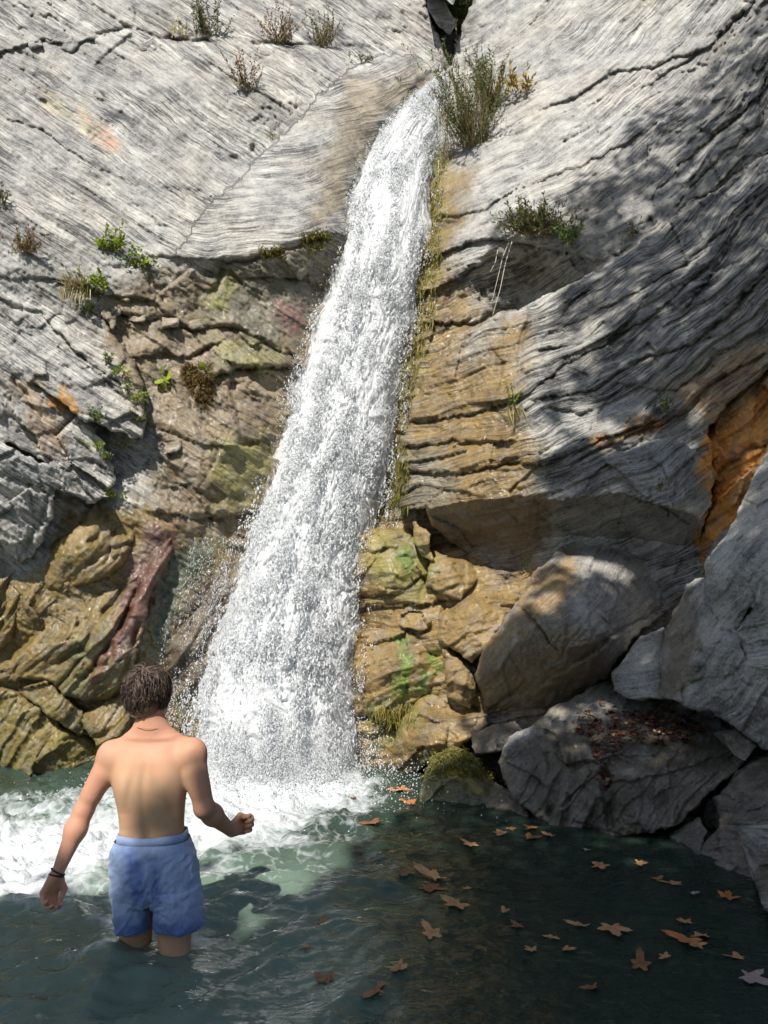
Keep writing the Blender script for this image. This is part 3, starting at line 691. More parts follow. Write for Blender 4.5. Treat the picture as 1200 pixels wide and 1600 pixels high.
rock('mossy_rock', [(657, 1225), (675, 1180), (709, 1166), (738, 1177), (773, 1222), (768, 1285), (700, 1290), (648, 1285)],
     [(660, 1230, 5.95), (709, 1170, 6.1), (765, 1225, 5.95), (700, 1220, 5.75), (710, 1265, 5.65), (700, 1285, 5.6)], R=20, lin=0.2, fac=(0.04, 0.015, 0.005), lines=0.003, thick=0.5, seed=37, jit=3,
     label='small rock capped with olive green moss at the waterline', cat='rock')
rock('boulder', [(752, 1263), (773, 1220), (796, 1234), (828, 1272), (836, 1315), (789, 1318), (755, 1300)], [(755, 1265, 5.7), (775, 1225, 5.8), (825, 1275, 5.45), (790, 1280, 5.4), (790, 1310, 5.3)],
     R=14, strata=strata_steep, lin=0.3, fac=(0.03, 0.015, 0.005), thick=0.4, seed=38, jit=3, tint=((0.14, 0.12, 0.07), 0.8, 0.5), label='small wet brown stone right of the mossy rock in the pool', cat=B)
rock('boulder', [(1083, 1337), (1125, 1293), (1116, 1247), (1147, 1230), (1215, 1222), (1330, 1210), (1330, 1460), (1215, 1420), (1160, 1400), (1108, 1392)],
     [(1085, 1340, 4.65), (1120, 1255, 4.85), (1200, 1230, 4.6), (1150, 1370, 4.35), (1215, 1350, 4.2), (1320, 1300, 3.9)], R=16, lin=0.3, fac=(0.08, 0.04, 0.01), thick=0.8, planes=0.35, seed=39, jit=4,
     label='dark lumpy rock in the lower right shade, standing in the water', cat=B)
rock('boulder', [(1045, 1302), (1092, 1278), (1106, 1300), (1090, 1345), (1052, 1340)], [(1050, 1310, 4.95), (1092, 1285, 4.9), (1085, 1330, 4.7), (1050, 1335, 4.8)], R=12, lin=0.3, fac=(0.03, 0.02, 0.006), thick=0.4, seed=40, jit=3,
     label='little dark stone between the leafy boulder and the lumpy rock', cat=B)
rock('boulder', [(1125, 1241), (1150, 1205), (1180, 1188), (1215, 1172), (1330, 1170), (1330, 1230), (1215, 1228), (1145, 1250)], [(1130, 1240, 4.95), (1180, 1195, 4.9), (1215, 1200, 4.65), (1320, 1200, 4.3)], R=14, lin=0.3, fac=(0.05, 0.03, 0.008), thick=0.6, seed=41, jit=3,
     label='flat dark rock at right edge just above the lumpy rock', cat=B)
rock('boulder', [(1130, 1146), (1152, 1139), (1183, 1165), (1164, 1188), (1142, 1176)], [(1132, 1150, 5.0), (1180, 1165, 4.85), (1160, 1180, 4.85), (1150, 1142, 5.05)], R=8, lin=0.3, fac=(0.03, 0.02, 0.006), thick=0.35, seed=42, jit=2, tint=((0.22, 0.17, 0.1), 0.6, 0.2),
     label='small tan stone beside the right end of the leaf shelf', cat=B)
rock('boulder', [(1178, 1372), (1196, 1330), (1215, 1305), (1340, 1260), (1340, 1480), (1215, 1440), (1190, 1412)], [(1182, 1372, 3.85), (1215, 1310, 3.8), (1215, 1420, 3.6), (1330, 1350, 3.2)], R=16, lin=0.3, fac=(0.04, 0.02, 0.006), thick=0.6, seed=43, jit=3, val=1.1,
     label='near pale grey rock cut off by the right edge above dark water', cat=B)
# stack of algae covered rocks to the right of the fall
AL = 'algae covered rocks right of the fall'
for k, (pl, ys, R_, lab) in enumerate([
        ([(520, 836), (581, 828), (640, 826), (676, 868), (670, 942), (640, 936), (592, 930), (520, 934)], [(525, 880, 7.1), (581, 832, 7.05), (665, 870, 6.85), (640, 930, 6.75), (560, 925, 6.95), (620, 880, 6.8)], 18, 'yellow green algae covered rock touching the fall, upper of two'),
        ([(648, 816), (673, 834), (679, 878), (656, 872), (644, 845)], [(650, 820, 6.75), (675, 836, 6.65), (676, 875, 6.65), (650, 850, 6.75), (665, 850, 6.6)], 8, 'small pointed pale stone on top of the algae rocks'),
        ([(675, 858), (736, 880), (750, 903), (720, 938), (688, 931), (668, 913)], [(675, 862, 6.8), (745, 903, 6.65), (720, 935, 6.5), (680, 920, 6.6), (700, 895, 6.5)], 12, 'tan rock below the overhang tip, left of the mid ochre boulder'),
        ([(683, 961), (720, 938), (784, 900), (830, 910), (798, 956), (758, 1016), (736, 1034), (699, 1010), (682, 994)], [(685, 965, 6.5), (784, 904, 6.55), (820, 912, 6.45), (750, 1010, 6.2), (700, 1005, 6.3), (745, 955, 6.25)], 20, 'yellow ochre boulder left of the largest grey boulder'),
        ([(624, 956), (667, 954), (677, 977), (656, 987), (627, 976)], [(627, 960, 6.75), (670, 958, 6.65), (672, 980, 6.6), (640, 978, 6.65)], 8, 'little pale stone in the gap between the two algae rocks'),
        ([(500, 985), (560, 982), (629, 986), (684, 1003), (693, 1068), (661, 1086), (629, 1124), (592, 1124), (500, 1110)], [(505, 1050, 6.95), (560, 986, 6.95), (680, 1006, 6.6), (690, 1068, 6.55), (630, 1118, 6.65), (560, 1110, 6.8), (630, 1050, 6.55)], 18, 'yellow green algae covered rock touching the fall, lower of two'),
        ([(692, 1012), (737, 1046), (744, 1080), (732, 1107), (698, 1091)], [(695, 1020, 6.45), (737, 1048, 6.35), (735, 1100, 6.3), (700, 1088, 6.4), (716, 1060, 6.2)], 12, 'upright brown stone between lower algae rock and the largest boulder'),
        ([(656, 1084), (690, 1078), (711, 1104), (764, 1115), (760, 1134), (720, 1172), (688, 1180), (624, 1222), (600, 1222), (606, 1186), (629, 1126)], [(660, 1088, 6.6), (711, 1106, 6.4), (760, 1120, 6.25), (720, 1168, 6.25), (620, 1210, 6.7), (630, 1130, 6.6), (680, 1140, 6.3)], 18, 'wet yellow brown rock at the foot of the algae stack'),
        ([(534, 1122), (600, 1118), (640, 1130), (625, 1190), (605, 1225), (530, 1225)], [(540, 1130, 6.9), (600, 1122, 6.85), (630, 1135, 6.75), (600, 1215, 6.8), (540, 1215, 6.9)], 16, 'dark wet rock behind the spray at the right foot of the fall'),
        ([(736, 1143), (805, 1126), (818, 1143), (790, 1172), (741, 1180)], [(738, 1148, 6.2), (805, 1130, 6.0), (790, 1165, 5.9), (742, 1172, 6.05)], 10, 'small dark stone in the shaded cleft above the mossy rock')]):
    rock('boulder', pl, ys, R=R_, lin=0.3, fac=(0.05, 0.05, 0.022), lines=0.006, thick=0.5, seed=51 + k, jit=4, macro=0.05, label=lab, cat=B, group=AL, planes=0.6,
         tint=((0.12, 0.10, 0.06), 0.8, 0.5) if k == 9 else None)
# wet brown rocks on the left bank
WL = 'wet brown rocks on the left bank'
for k, (pl, ys, R_, fc, lab, ckk) in enumerate([
        ([(86, 810), (130, 790), (170, 780), (178, 800), (226, 803), (232, 816), (202, 855), (192, 886), (146, 912), (100, 928), (55, 908), (44, 862), (64, 826)],
         [(90, 815, 6.85), (170, 785, 6.95), (226, 808, 6.95), (190, 880, 6.75), (100, 922, 6.75), (50, 880, 6.75), (130, 860, 6.6)], 18, (0.07, 0.04, 0.015), 'rounded wet brown boulder under the grey ledge on the left', [([(175, 800), (150, 840), (120, 860)], 4, 0.06), ([(200, 850), (150, 870), (100, 920)], 4, 0.05)]),
        ([(100, 932), (146, 910), (192, 884), (236, 814), (272, 818), (274, 860), (242, 912), (222, 980), (212, 1042), (168, 1098), (100, 1088), (70, 1062), (-20, 1066), (20, 1020), (64, 986)],
         [(110, 935, 6.8), (240, 820, 6.95), (270, 830, 6.95), (225, 970, 6.75), (165, 1090, 6.75), (80, 1060, 6.65), (0, 1060, 6.7), (140, 1000, 6.6)], 16, (0.10, 0.06, 0.018), 'long diagonal slab streaked with red and green algae', [([(235, 870), (200, 960), (150, 1040)], 5, 0.10, 0.07, 24), ([(265, 880), (215, 980), (190, 1070)], 5, 0.07), ([(160, 960), (130, 1010), (70, 1050)], 5, 0.08), ([(190, 980), (165, 1040), (120, 1060)], 5, 0.07), ([(200, 905), (175, 945), (120, 975)], 4, 0.06)]),
        ([(-130, 870), (0, 868), (32, 890), (38, 942), (15, 1000), (-30, 1030), (-130, 1040)], [(-120, 950, 6.6), (0, 880, 6.7), (30, 930, 6.7), (0, 1000, 6.7)], 16, (0.09, 0.05, 0.015), 'dark brown rock cut off by the left edge', []),
        ([(30, 888), (60, 905), (98, 930), (84, 962), (64, 986), (40, 960), (24, 915)], [(34, 893, 6.8), (94, 932, 6.72), (64, 980, 6.72), (55, 930, 6.62)], 12, (0.06, 0.04, 0.012), 'golden lit stone between the brown boulder and the left edge rock', []),
        ([(-130, 1070), (0, 1074), (32, 1080), (82, 1120), (122, 1150), (152, 1158), (160, 1235), (-130, 1240)], [(-120, 1150, 6.65), (0, 1080, 6.75), (80, 1125, 6.8), (150, 1160, 6.88), (140, 1225, 6.85), (0, 1225, 6.8), (60, 1170, 6.68)], 16, (0.07, 0.05, 0.02), 'smooth olive brown rock shelf meeting the water on the left', [([(0, 1120), (50, 1150), (110, 1190)], 3, 0.03)]),
        ([(24, 1078), (70, 1062), (125, 1108), (150, 1150), (120, 1150), (80, 1118)], [(30, 1080, 6.72), (70, 1066, 6.7), (140, 1145, 6.8), (90, 1110, 6.62)], 10, (0.06, 0.04, 0.012), 'narrow brown wedge above the smooth shelf', []),
        ([(122, 1118), (166, 1098), (198, 1084), (210, 1130), (190, 1160), (210, 1232), (150, 1232), (150, 1160)], [(126, 1122, 6.78), (198, 1090, 6.78), (205, 1130, 6.78), (200, 1225, 6.85), (150, 1225, 6.82), (165, 1140, 6.62)], 12, (0.09, 0.06, 0.015), 'cracked wet rock just behind the bather, left of his head', [([(150, 1150), (180, 1140), (205, 1130)], 4, 0.06)]),
        ([(205, 1050), (226, 1000), (262, 960), (330, 850), (390, 840), (380, 1000), (330, 1235), (205, 1235)], [(210, 1060, 6.95), (270, 950, 7.0), (340, 860, 7.05), (370, 960, 7.1), (320, 1200, 7.05), (220, 1220, 6.95)], 14, (0.08, 0.06, 0.02), 'dark rock face behind the thin water veil left of the fall', [([(300, 900), (270, 1000), (240, 1100)], 4, 0.05)])]):
    rock('boulder', pl, ys, R=R_, strata=strata_steep, lin=0.4, fac=fc, lines=0.010, thick=0.6, seed=71 + k, jit=5, macro=0.06, ck=ckk, label=lab, cat=B, group=WL, planes=0.35, ta=0.45)
rock('boulder', [(664, -20), (688, -22), (700, 10), (712, 38), (702, 54), (684, 40), (668, 14)], [(668, -10, 10.75), (700, 10, 10.65), (705, 50, 10.5), (690, 20, 10.5)], R=10, fac=(0.06, 0.03, 0.01), thick=0.5, seed=81, jit=2, val=0.8,
     label='grey stone wedged in the notch above the lip of the fall', cat=B)
rock('boulder', [(655, -60), (690, -70), (716, -20), (708, 8), (690, -8), (664, -16)], [(660, -50, 11.0), (710, -20, 10.8), (690, -30, 10.8)], R=10, fac=(0.06, 0.03, 0.01), thick=0.5, seed=82, jit=2, val=0.7,
     label='dark stone at the very top of the notch', cat=B)
# stones lying just under the surface of the near water
for k, (pl, zz, lab) in enumerate([([(735, 1522), (788, 1496), (830, 1515), (836, 1560), (800, 1592), (748, 1584)], -0.07, 'dim stone under the near water, nearer of the two sunken ones'), ([(690, 1405), (742, 1378), (800, 1392), (806, 1428), (750, 1446), (700, 1436)], -0.08, 'dim stone under the water behind the leaf raft')]):
    q = np.array(pl, float); c = q.mean(0)
    cs = [(u, v, float(on_level(u, v, zz - (0.10 if i else 0.0))[1])) for i, (u, v) in enumerate([tuple(c)] + [tuple(p) for p in pl])]
    rock('sunken_stone', pl, cs, R=10, lin=0.2, fac=(0.03, 0.02, 0.01), thick=0.25, seed=95 + k, jit=4, macro=0.03, tint=((0.33, 0.30, 0.22), 0.8, 0.2), label=lab, cat='stone', sm=1e-1)

# ------------------------------------------------------------------ the bather: implicit surface, one continuous body
class Field:
    def __init__(self, lo, hi, h):
        self.lo, self.h = np.array(lo, float), h
        self.n = np.ceil((np.array(hi) - self.lo) / h).astype(int) + 1
        self.f = np.full(self.n, 0.5, np.float32)
        self.ax = [self.lo[i] + h * np.arange(self.n[i]) for i in range(3)]
    def box(self, lo, hi):
        a = np.clip(np.floor((np.array(lo) - self.lo) / self.h).astype(int), 0, self.n - 1)
        b = np.clip(np.ceil((np.array(hi) - self.lo) / self.h).astype(int) + 1, 1, self.n)
        sl = tuple(slice(a[i], b[i]) for i in range(3))
        return sl, np.meshgrid(*[self.ax[i][sl[i]].astype(np.float32) for i in range(3)], indexing='ij')
    def smin(self, sl, d, k):
        a = self.f[sl]
        h = np.maximum(k - np.abs(a - d), 0) / k
        self.f[sl] = np.minimum(a, d) - h * h * k * 0.25
    def cone(self, a, b, ra, rb, k=0.02):
        a, b = np.array(a, float), np.array(b, float)
        m = max(ra, rb) + k + 2 * self.h
        sl, (x, y, z) = self.box(np.minimum(a, b) - m, np.maximum(a, b) + m)
        ab = b - a; L = ab @ ab + 1e-12
        t = np.clip(((x - a[0]) * ab[0] + (y - a[1]) * ab[1] + (z - a[2]) * ab[2]) / L, 0, 1)
        d = np.sqrt((x - a[0] - t * ab[0]) ** 2 + (y - a[1] - t * ab[1]) ** 2 + (z - a[2] - t * ab[2]) ** 2) - (ra + (rb - ra) * t)
        self.smin(sl, d, k)
    def ell(self, c, r, k=0.02, rot=None, sub=False):
        c, r = np.array(c, float), np.array(r, float)
        m = r.max() + k + 2 * self.h
        sl, (x, y, z) = self.box(c - m, c + m)
        p = np.stack([x - c[0], y - c[1], z - c[2]])
        if rot is not None: p = np.tensordot(np.asarray(rot).T, p, 1)
        q = np.sqrt((p[0] / r[0]) ** 2 + (p[1] / r[1]) ** 2 + (p[2] / r[2]) ** 2)
        d = (q - 1) * r.min()
        if sub:
            a = self.f[sl]; h = np.maximum(k - np.abs(a + d), 0) / k
            self.f[sl] = np.maximum(a, -d) + h * h * k * 0.25
        else: self.smin(sl, d, k)
    def loft(self, z, xc, yc, a, b, k=0.03, p=2.4, extra=None):
        z, xc, yc, a, b = [np.array(q, float) for q in (z, xc, yc, a, b)]
        o = np.argsort(z)
        if len(z) > 4:                                   # round the section curves off between the given levels
            zd = np.linspace(z.min(), z.max(), 160); kw = np.exp(-(np.arange(-12, 13) / 5.5) ** 2); kw /= kw.sum()
            sm_ = lambda q: np.convolve(np.pad(np.interp(zd, z[o], q[o]), 12, mode='reflect', reflect_type='odd'), kw, 'valid')
            xc, yc, a, b = sm_(xc), sm_(yc), sm_(a), sm_(b); z = zd; o = np.arange(160)
        sl, (x, y, zz) = self.box((min(xc - a) - 0.06, min(yc - b) - 0.06, z.min() - 0.04), (max(xc + a) + 0.06, max(yc + b) + 0.06, z.max() + 0.04))
        def ip(q): return np.interp(zz, z[o], q[o])
        A, Bb = ip(a), ip(b)
        dx, dy = (x - ip(xc)), (y - ip(yc))
        q = (np.abs(dx / A) ** p + np.abs(dy / Bb) ** p) ** (1 / p)
        d = (q - 1) * np.minimum(A, Bb)
        if extra is not None: d = d + extra(dx, dy, zz)
        d = np.maximum(d, np.maximum(z.min() - zz, zz - z.max()))
        self.smin(sl, d.astype(np.float32), k)
    def mesh(self):
        f = self.f; s = f < 0
        c = np.zeros(self.n - 1, np.int8)
        for i in (0, 1):
            for j in (0, 1):
                for k in (0, 1):
                    c += s[i:self.n[0] - 1 + i, j:self.n[1] - 1 + j, k:self.n[2] - 1 + k]
        act = np.argwhere((c > 0) & (c < 8))
        idx = np.full(self.n - 1, -1, np.int64); idx[tuple(act.T)] = np.arange(len(act))
        acc = np.zeros((len(act), 3)); cnt = np.zeros(len(act))
        for axis in range(3):
            for o1 in (0, 1):
                for o2 in (0, 1):
                    off = np.zeros(3, int); oth = [q for q in range(3) if q != axis]; off[oth[0]], off[oth[1]] = o1, o2
                    p0 = act + off; p1 = p0.copy(); p1[:, axis] += 1
                    v0, v1 = f[tuple(p0.T)], f[tuple(p1.T)]
                    m = (v0 < 0) != (v1 < 0)
                    t = np.where(m, v0 / np.where(m, v0 - v1, 1), 0)
                    q = p0.astype(float); q[:, axis] += t
                    acc[m] += q[m]; cnt[m] += 1
        V = self.lo + self.h * acc / cnt[:, None]
        quads = []
        for axis in range(3):
            oth = [q for q in range(3) if q != axis]
            sa = [slice(None)] * 3; sb = [slice(None)] * 3
            sa[axis] = slice(0, -1); sb[axis] = slice(1, None)
            e = np.argwhere(s[tuple(sa)] != s[tuple(sb)])
            e = e[(e[:, oth[0]] > 0) & (e[:, oth[1]] > 0) & (e[:, oth[0]] < self.n[oth[0]] - 1) & (e[:, oth[1]] < self.n[oth[1]] - 1)]
            def cell(o1, o2):
                q = e.copy(); q[:, oth[0]] -= o1; q[:, oth[1]] -= o2
                return idx[tuple(q.T)]
            Q = np.stack([cell(1, 1), cell(0, 1), cell(0, 0), cell(1, 0)], -1)
            flip = s[tuple(e.T)] ^ (axis == 1)
            Q[~flip] = Q[~flip][:, ::-1]
            quads.append(Q)
        return V, np.concatenate(quads)
def J(u, v, Y): return unproj(u, v, Y)
def JB(u, v):
    """width read at the middle of the trunk, height read at the surface that faces the viewer"""
    a = np.array(unproj(u, v, YB)); a[..., 2] = unproj(u, v, YB - 0.105)[..., 2]
    return a
HF = 0.0052
body = Field((-1.55, 2.98, -0.66), (-0.46, 3.72, 1.26), HF)
YB = 3.36                                                # depth of the middle of the trunk
lv = np.array([(1156, 206, 268, .055), (1166, 192, 281, .075), (1182, 180, 294, .095), (1205, 176, 295, .106), (1225, 177.5, 293, .107), (1253, 184, 288.5, .100), (1287, 188, 286, .090), (1308, 187, 288, .090), (1345, 181, 298, .10), (1385, 184, 301, .100)])
lp, rp = J(lv[:, 1], lv[:, 0], YB), J(lv[:, 2], lv[:, 0], YB)
TZ, TX, TA = 0.5 * (lp[:, 2] + rp[:, 2]), 0.5 * (lp[:, 0] + rp[:, 0]), 0.5 * (rp[:, 0] - lp[:, 0])
def back_relief(dx, dy, z):
    bk = sstep(0.02, -0.05, dy)
    sp = 0.0080 * np.exp(-(dx / 0.016) ** 2) * sstep(0.36, 0.50, z) * sstep(0.86, 0.74, z)
    er = -0.0050 * (np.exp(-((dx - 0.034) / 0.021) ** 2) + np.exp(-((dx + 0.034) / 0.021) ** 2)) * sstep(0.74, 0.55, z)
    sc_ = -0.013 * (np.exp(-((dx - 0.085) / 0.040) ** 2) + np.exp(-((dx + 0.085) / 0.040) ** 2)) * np.exp(-((z - 0.725) / 0.075) ** 2)
    gr = 0.0040 * (np.exp(-((dx - 0.050 - 0.2 * (0.74 - z)) / 0.015) ** 2) + np.exp(-((dx + 0.050 + 0.2 * (0.74 - z)) / 0.015) ** 2)) * np.exp(-((z - 0.72) / 0.07) ** 2)
    lo = 0.003 * np.exp(-((np.abs(dx) - 0.085) / 0.035) ** 2) * np.exp(-((z - 0.62) / 0.03) ** 2)
    rib = 0.0003 * np.sin(z * 190 + np.abs(dx) * 45) * sstep(0.04, 0.09, np.abs(dx)) * np.exp(-((z - 0.56) / 0.06) ** 2)
    return bk * (sp + er + sc_ + gr + lo + rib)
body.loft(TZ, TX, np.full(len(lv), YB) + np.array([.015, .005, 0, 0, 0, 0, .005, .005, 0, 0]), TA, lv[:, 3], 0.03, 2.3, back_relief)
nb, nt = J(236, 1152, YB + .01), J(234, 1100, YB + .005)
body.cone(nb, nt, .058, .052, 0.035)
for su, sv, tu, tv in ((190, 1166, 222, 1130), (284, 1163, 250, 1128)):      # trapezius slopes
    body.cone(J(tu, tv + 14, YB + .01), J(su, sv + 8, YB + .005), .040, .042, 0.05)
SL, SR = J(174, 1182, YB), J(301, 1178, YB)
body.ell(SL, (.058, .060, .066), 0.04); body.ell(SR, (.058, .060, .066), 0.04)
EL, WL_ = J(131, 1266, YB - .03), J(89, 1366, YB - .10)
ER, WR_ = J(319, 1262, YB - .02), J(360, 1297, YB + .15)
def mid(a, b, t): return np.array(a) * (1 - t) + np.array(b) * t
body.cone(SL, EL, .048, .036, 0.03); body.cone(mid(SL, EL, .35) + [.004, -.012, 0], mid(SL, EL, .7) + [0, -.008, 0], .040, .034, 0.03)
body.cone(EL, mid(EL, WL_, .3), .036, .041, 0.03); body.cone(mid(EL, WL_, .3), WL_, .041, .0235, 0.03)
body.cone(SR, ER, .048, .038, 0.03); body.cone(mid(SR, ER, .35) + [-.004, -.012, 0], mid(SR, ER, .7) + [0, -.008, 0], .040, .034, 0.03)
body.cone(ER, mid(ER, WR_, .3), .038, .041, 0.03); body.cone(mid(ER, WR_, .3), WR_, .041, .026, 0.03)
body.ell(EL + [-.004, -.022, 0], (.016, .016, .018), 0.02); body.ell(ER + [.004, -.024, 0], (.016, .016, .018), 0.02)
def hand(W, E, down, side, curl, thumb, fist=0.0, k=0.010):
    """palm of four metacarpals, four unequal bent fingers, a thumb leaving the side near the wrist; side = across the knuckles (index side positive)"""
    ax = np.array(down, float); ax /= np.linalg.norm(ax)
    sd = np.array(side, float); sd -= ax * (sd @ ax); sd /= np.linalg.norm(sd)
    pn = np.cross(ax, sd) * curl                                             # the way the fingers close
    for off, ml, l1, l2, l3 in ((.030, .088, .040, .025, .020), (.010, .092, .044, .028, .021), (-.010, .087, .041, .026, .020), (-.029, .078, .033, .020, .018)):
        k0 = W + sd * off * 0.45 + ax * .012
        k1 = W + sd * off + ax * ml
        body.cone(k0, k1, .0165, .0125, 0.018)
        d1 = (ax * .80 + pn * .60) * (1 - fist) + (ax * .25 + pn * .97) * fist
        d2 = (ax * .18 + pn * .98) * (1 - fist) + (-ax * .88 + pn * .42) * fist
        d3 = (-ax * .45 + pn * .88) * (1 - fist) + (-ax * .72 - pn * .66) * fist
        k2 = k1 + d1 / np.linalg.norm(d1) * l1; k3 = k2 + d2 / np.linalg.norm(d2) * l2; k4 = k3 + d3 / np.linalg.norm(d3) * l3
        body.cone(k1, k2, .0108, .0095, k * .5); body.cone(k2, k3, .0095, .0086, k * .4); body.cone(k3, k4, .0086, .0074, k * .4)
    t0 = W + sd * .020 + ax * .022 + pn * .006; t1 = W + sd * (.046) + ax * .052 + pn * .022; t2 = W + sd * thumb + ax * .082 + pn * .034; t3 = t2 + ax * .022 - sd * .008 + pn * .010
    body.cone(t0, t1, .0155, .0125, 0.014); body.cone(t1, t2, .0115, .0100, 0.006); body.cone(t2, t3, .0098, .0080, 0.005)
hand(WL_, EL, (-.052, .012, -.125), (0.55, 0.62, -0.12), 1, .040, 0.35)
hand(WR_, ER, (.052, .085, .004), (-.25, .15, .95), 1, .030, 1.0)
# legs: thighs, knees, calves, feet on the bed (under the water)
for hu, ku, kY, fu, fY, w in ((213, 212, YB + .07, 214, YB + .02, 0), (272, 275, YB - .02, 280, YB - .05, 1)):
    hip, knee = J(hu, 1392, YB), J(ku, 1512, kY)
    knee = np.array([knee[0], kY, -0.10]); ank = np.array([J(fu, 1500, fY)[0], fY, -0.52])
    body.cone(hip, knee, .078, .056, 0.04); body.cone(knee, mid(knee, ank, .35), .054, .055, 0.03); body.cone(mid(knee, ank, .35), ank, .055, .036, 0.03)
    body.cone(ank + [0, -.02, -.05], ank + [0, .14, -.075], .036, .026, 0.03)
# head, turned a little to the right
HC = J(232, 1082, YB + .025)
hy = math.radians(-20)
HR = np.array([[math.cos(hy), -math.sin(hy), 0], [math.sin(hy), math.cos(hy), 0], [0, 0, 1]])
def hd(x, y, z): return HC + HR @ np.array([x, y, z])
body.ell(hd(0, 0, .012), (.076, .095, .098), 0.03, HR); body.ell(hd(0, .045, -.052), (.056, .058, .065), 0.04, HR)
body.ell(hd(0, .085, -.094), (.026, .022, .020), 0.03, HR)                                                              # chin
body.cone(hd(0, .094, .002), hd(0, .114, -.034), .009, .014, 0.015)                                                     # nose
body.cone(hd(-.034, .086, .016), hd(.034, .086, .016), .011, .011, 0.015)                                               # brow
for s in (-1, 1):
    body.ell(hd(s * .032, .096, -.004), (.016, .012, .011), 0.008, HR, True); body.ell(hd(s * .032, .086, -.004), (.012, .012, .011), 0.004, HR)   # eye sockets and eyes
    body.ell(hd(s * .079, -.004, -.014), (.010, .022, .032), 0.010, HR)                                                 # ears
body.cone(hd(-.018, .100, -.062), hd(.018, .100, -.062), .0065, .0065, 0.006)                                           # lips
V, F = body.mesh()
PO = np.array([J(240, 1480, YB)[0], YB, -0.6])
def skin_material():
    N = NT('skin')
    pos = N.n('ShaderNodeTexCoord').outputs['Object']
    fl = N.attr('flush', 'Fac')
    c = N.mix(fl, (0.56, 0.345, 0.21), (0.54, 0.265, 0.175))
    c = N.mix(N.ramp(N.noise(pos, 11.0, 4, 0.6), [(0.4, 0.0), (0.7, 0.35)]), c, (0.54, 0.26, 0.15))
    c = N.mix(N.ramp(N.n('ShaderNodeTexVoronoi', {'Vector': pos, 'Scale': 13.0}).outputs['Distance'], [(0.028, 0.75), (0.05, 0.0)]), c, (0.2, 0.09, 0.05))
    p = N.n('ShaderNodeBsdfPrincipled', {'Base Color': c, 'Roughness': N.ramp(N.noise(pos, 18.0, 3), [(0.35, 0.52), (0.65, 0.70)]), 'Specular IOR Level': 0.3, 'Subsurface Weight': 0.12, 'Subsurface Scale': 0.012, 'Normal': N.bump(N.noise(pos, 160.0, 3), 0.0012, 0.5)})
    p.inputs['Subsurface Radius'].default_value = (1.0, 0.35, 0.2)
    N.surf(p.outputs[0])
    return N.m
bu, bv = project(V)
flush = np.clip(np.maximum(sstep(1235, 1140, bv + 14 * fbm(bu / 30, bv / 30, 2, 499)), np.maximum(sstep(186, 150, bu), sstep(288, 312, bu))) * 0.85, 0, 1)
person = add('person', mk_mesh('person', V - PO, F, True, {'flush': flush}), skin_material(), None,
             'barefoot bather in wet blue shorts seen from behind, wading towards the waterfall', 'person', loc=tuple(PO))
# shorts
sh = Field((-1.22, 3.14, -0.02), (-0.72, 3.60, 0.50), 0.005)
sv = np.array([(1309, 185.5, 291, .106), (1322, 182, 295, .112), (1345, 176, 302, .124), (1372, 175, 307, .130), (1398, 176, 310, .124), (1420, 180, 310, .106)])
lp, rp = JB(sv[:, 1], sv[:, 0]), JB(sv[:, 2], sv[:, 0])
SZ = 0.5 * (lp[:, 2] + rp[:, 2])
sh.loft(SZ, 0.5 * (lp[:, 0] + rp[:, 0]), np.full(len(sv), YB), 0.5 * (rp[:, 0] - lp[:, 0]), sv[:, 3], 0.02, 2.6,
        lambda dx, dy, z: 0.012 * np.exp(-(dx / 0.014) ** 2) * sstep(0.0, -0.06, dy) * sstep(0.36, 0.28, z))
crotch = JB(240, 1421)[2]
for rows, yy in (((1398, 176, 240), (1425, 179, 237), (1464, 182, 232)), YB + .02), (((1398, 240, 310), (1425, 245, 313.5), (1458, 247, 316)), YB - .01):
    rows = np.array(rows); a, b = JB(rows[:, 1], rows[:, 0]), JB(rows[:, 2], rows[:, 0])
    sh.loft(0.5 * (a[:, 2] + b[:, 2]), 0.5 * (a[:, 0] + b[:, 0]), np.full(3, yy), 0.5 * (b[:, 0] - a[:, 0]), np.array([.120, .121, .118]), 0.012, 2.3)
sl, (x, y, z) = sh.box((-9, -9, -9), (9, 9, 9))
gap = np.abs(x - J(241, 1440, YB)[0]) - np.clip((crotch - z) * 0.30, -0.05, 0.012)
sh.f = np.maximum(sh.f, -np.maximum(gap, z - crotch)).astype(np.float32)
V, F = sh.mesh()
me = mk_mesh('shorts', V, F)
nr = np.empty(len(V) * 3, np.float32); me.vertices.foreach_get('normal', nr); nr = nr.reshape(-1, 3)
cu, cv = project(V)
fold = 0.0060 * ridged(((cu - 238) * 0.8 + (cv - 1380) * 0.25) / 20 + 0.5 * fbm(cu / 30, cv / 30, 2, 502), (cv - 1380 - 0.4 * np.abs(cu - 240)) / 55, 2, 501)
fold = fold + 0.0022 * fbm(cu / 12, cv / 18, 2, 503) + 0.006 * ridged(np.hypot(cu - 240, cv - 1415) / 22, np.arctan2(cv - 1415, cu - 240) * 3.0, 2, 504) * np.exp(-(np.hypot(cu - 240, cv - 1400) / 45) ** 2)
V = V + nr * (fold * sstep(1310, 1335, cv))[:, None]
wetm = np.clip(1.5 * np.exp(-(((cu - 214 - 0.15 * (cv - 1380)) / 13) ** 2 + ((cv - 1368) / 45) ** 2)) + 0.9 * np.exp(-(((cu - 243) / 10) ** 2 + ((cv - 1385) / 45) ** 2)) + sstep(1418, 1458, cv) * 0.95
               + 0.18 * sstep(0.1, 0.5, fbm(cu / 25, cv / 30, 3, 505)), 0, 1)
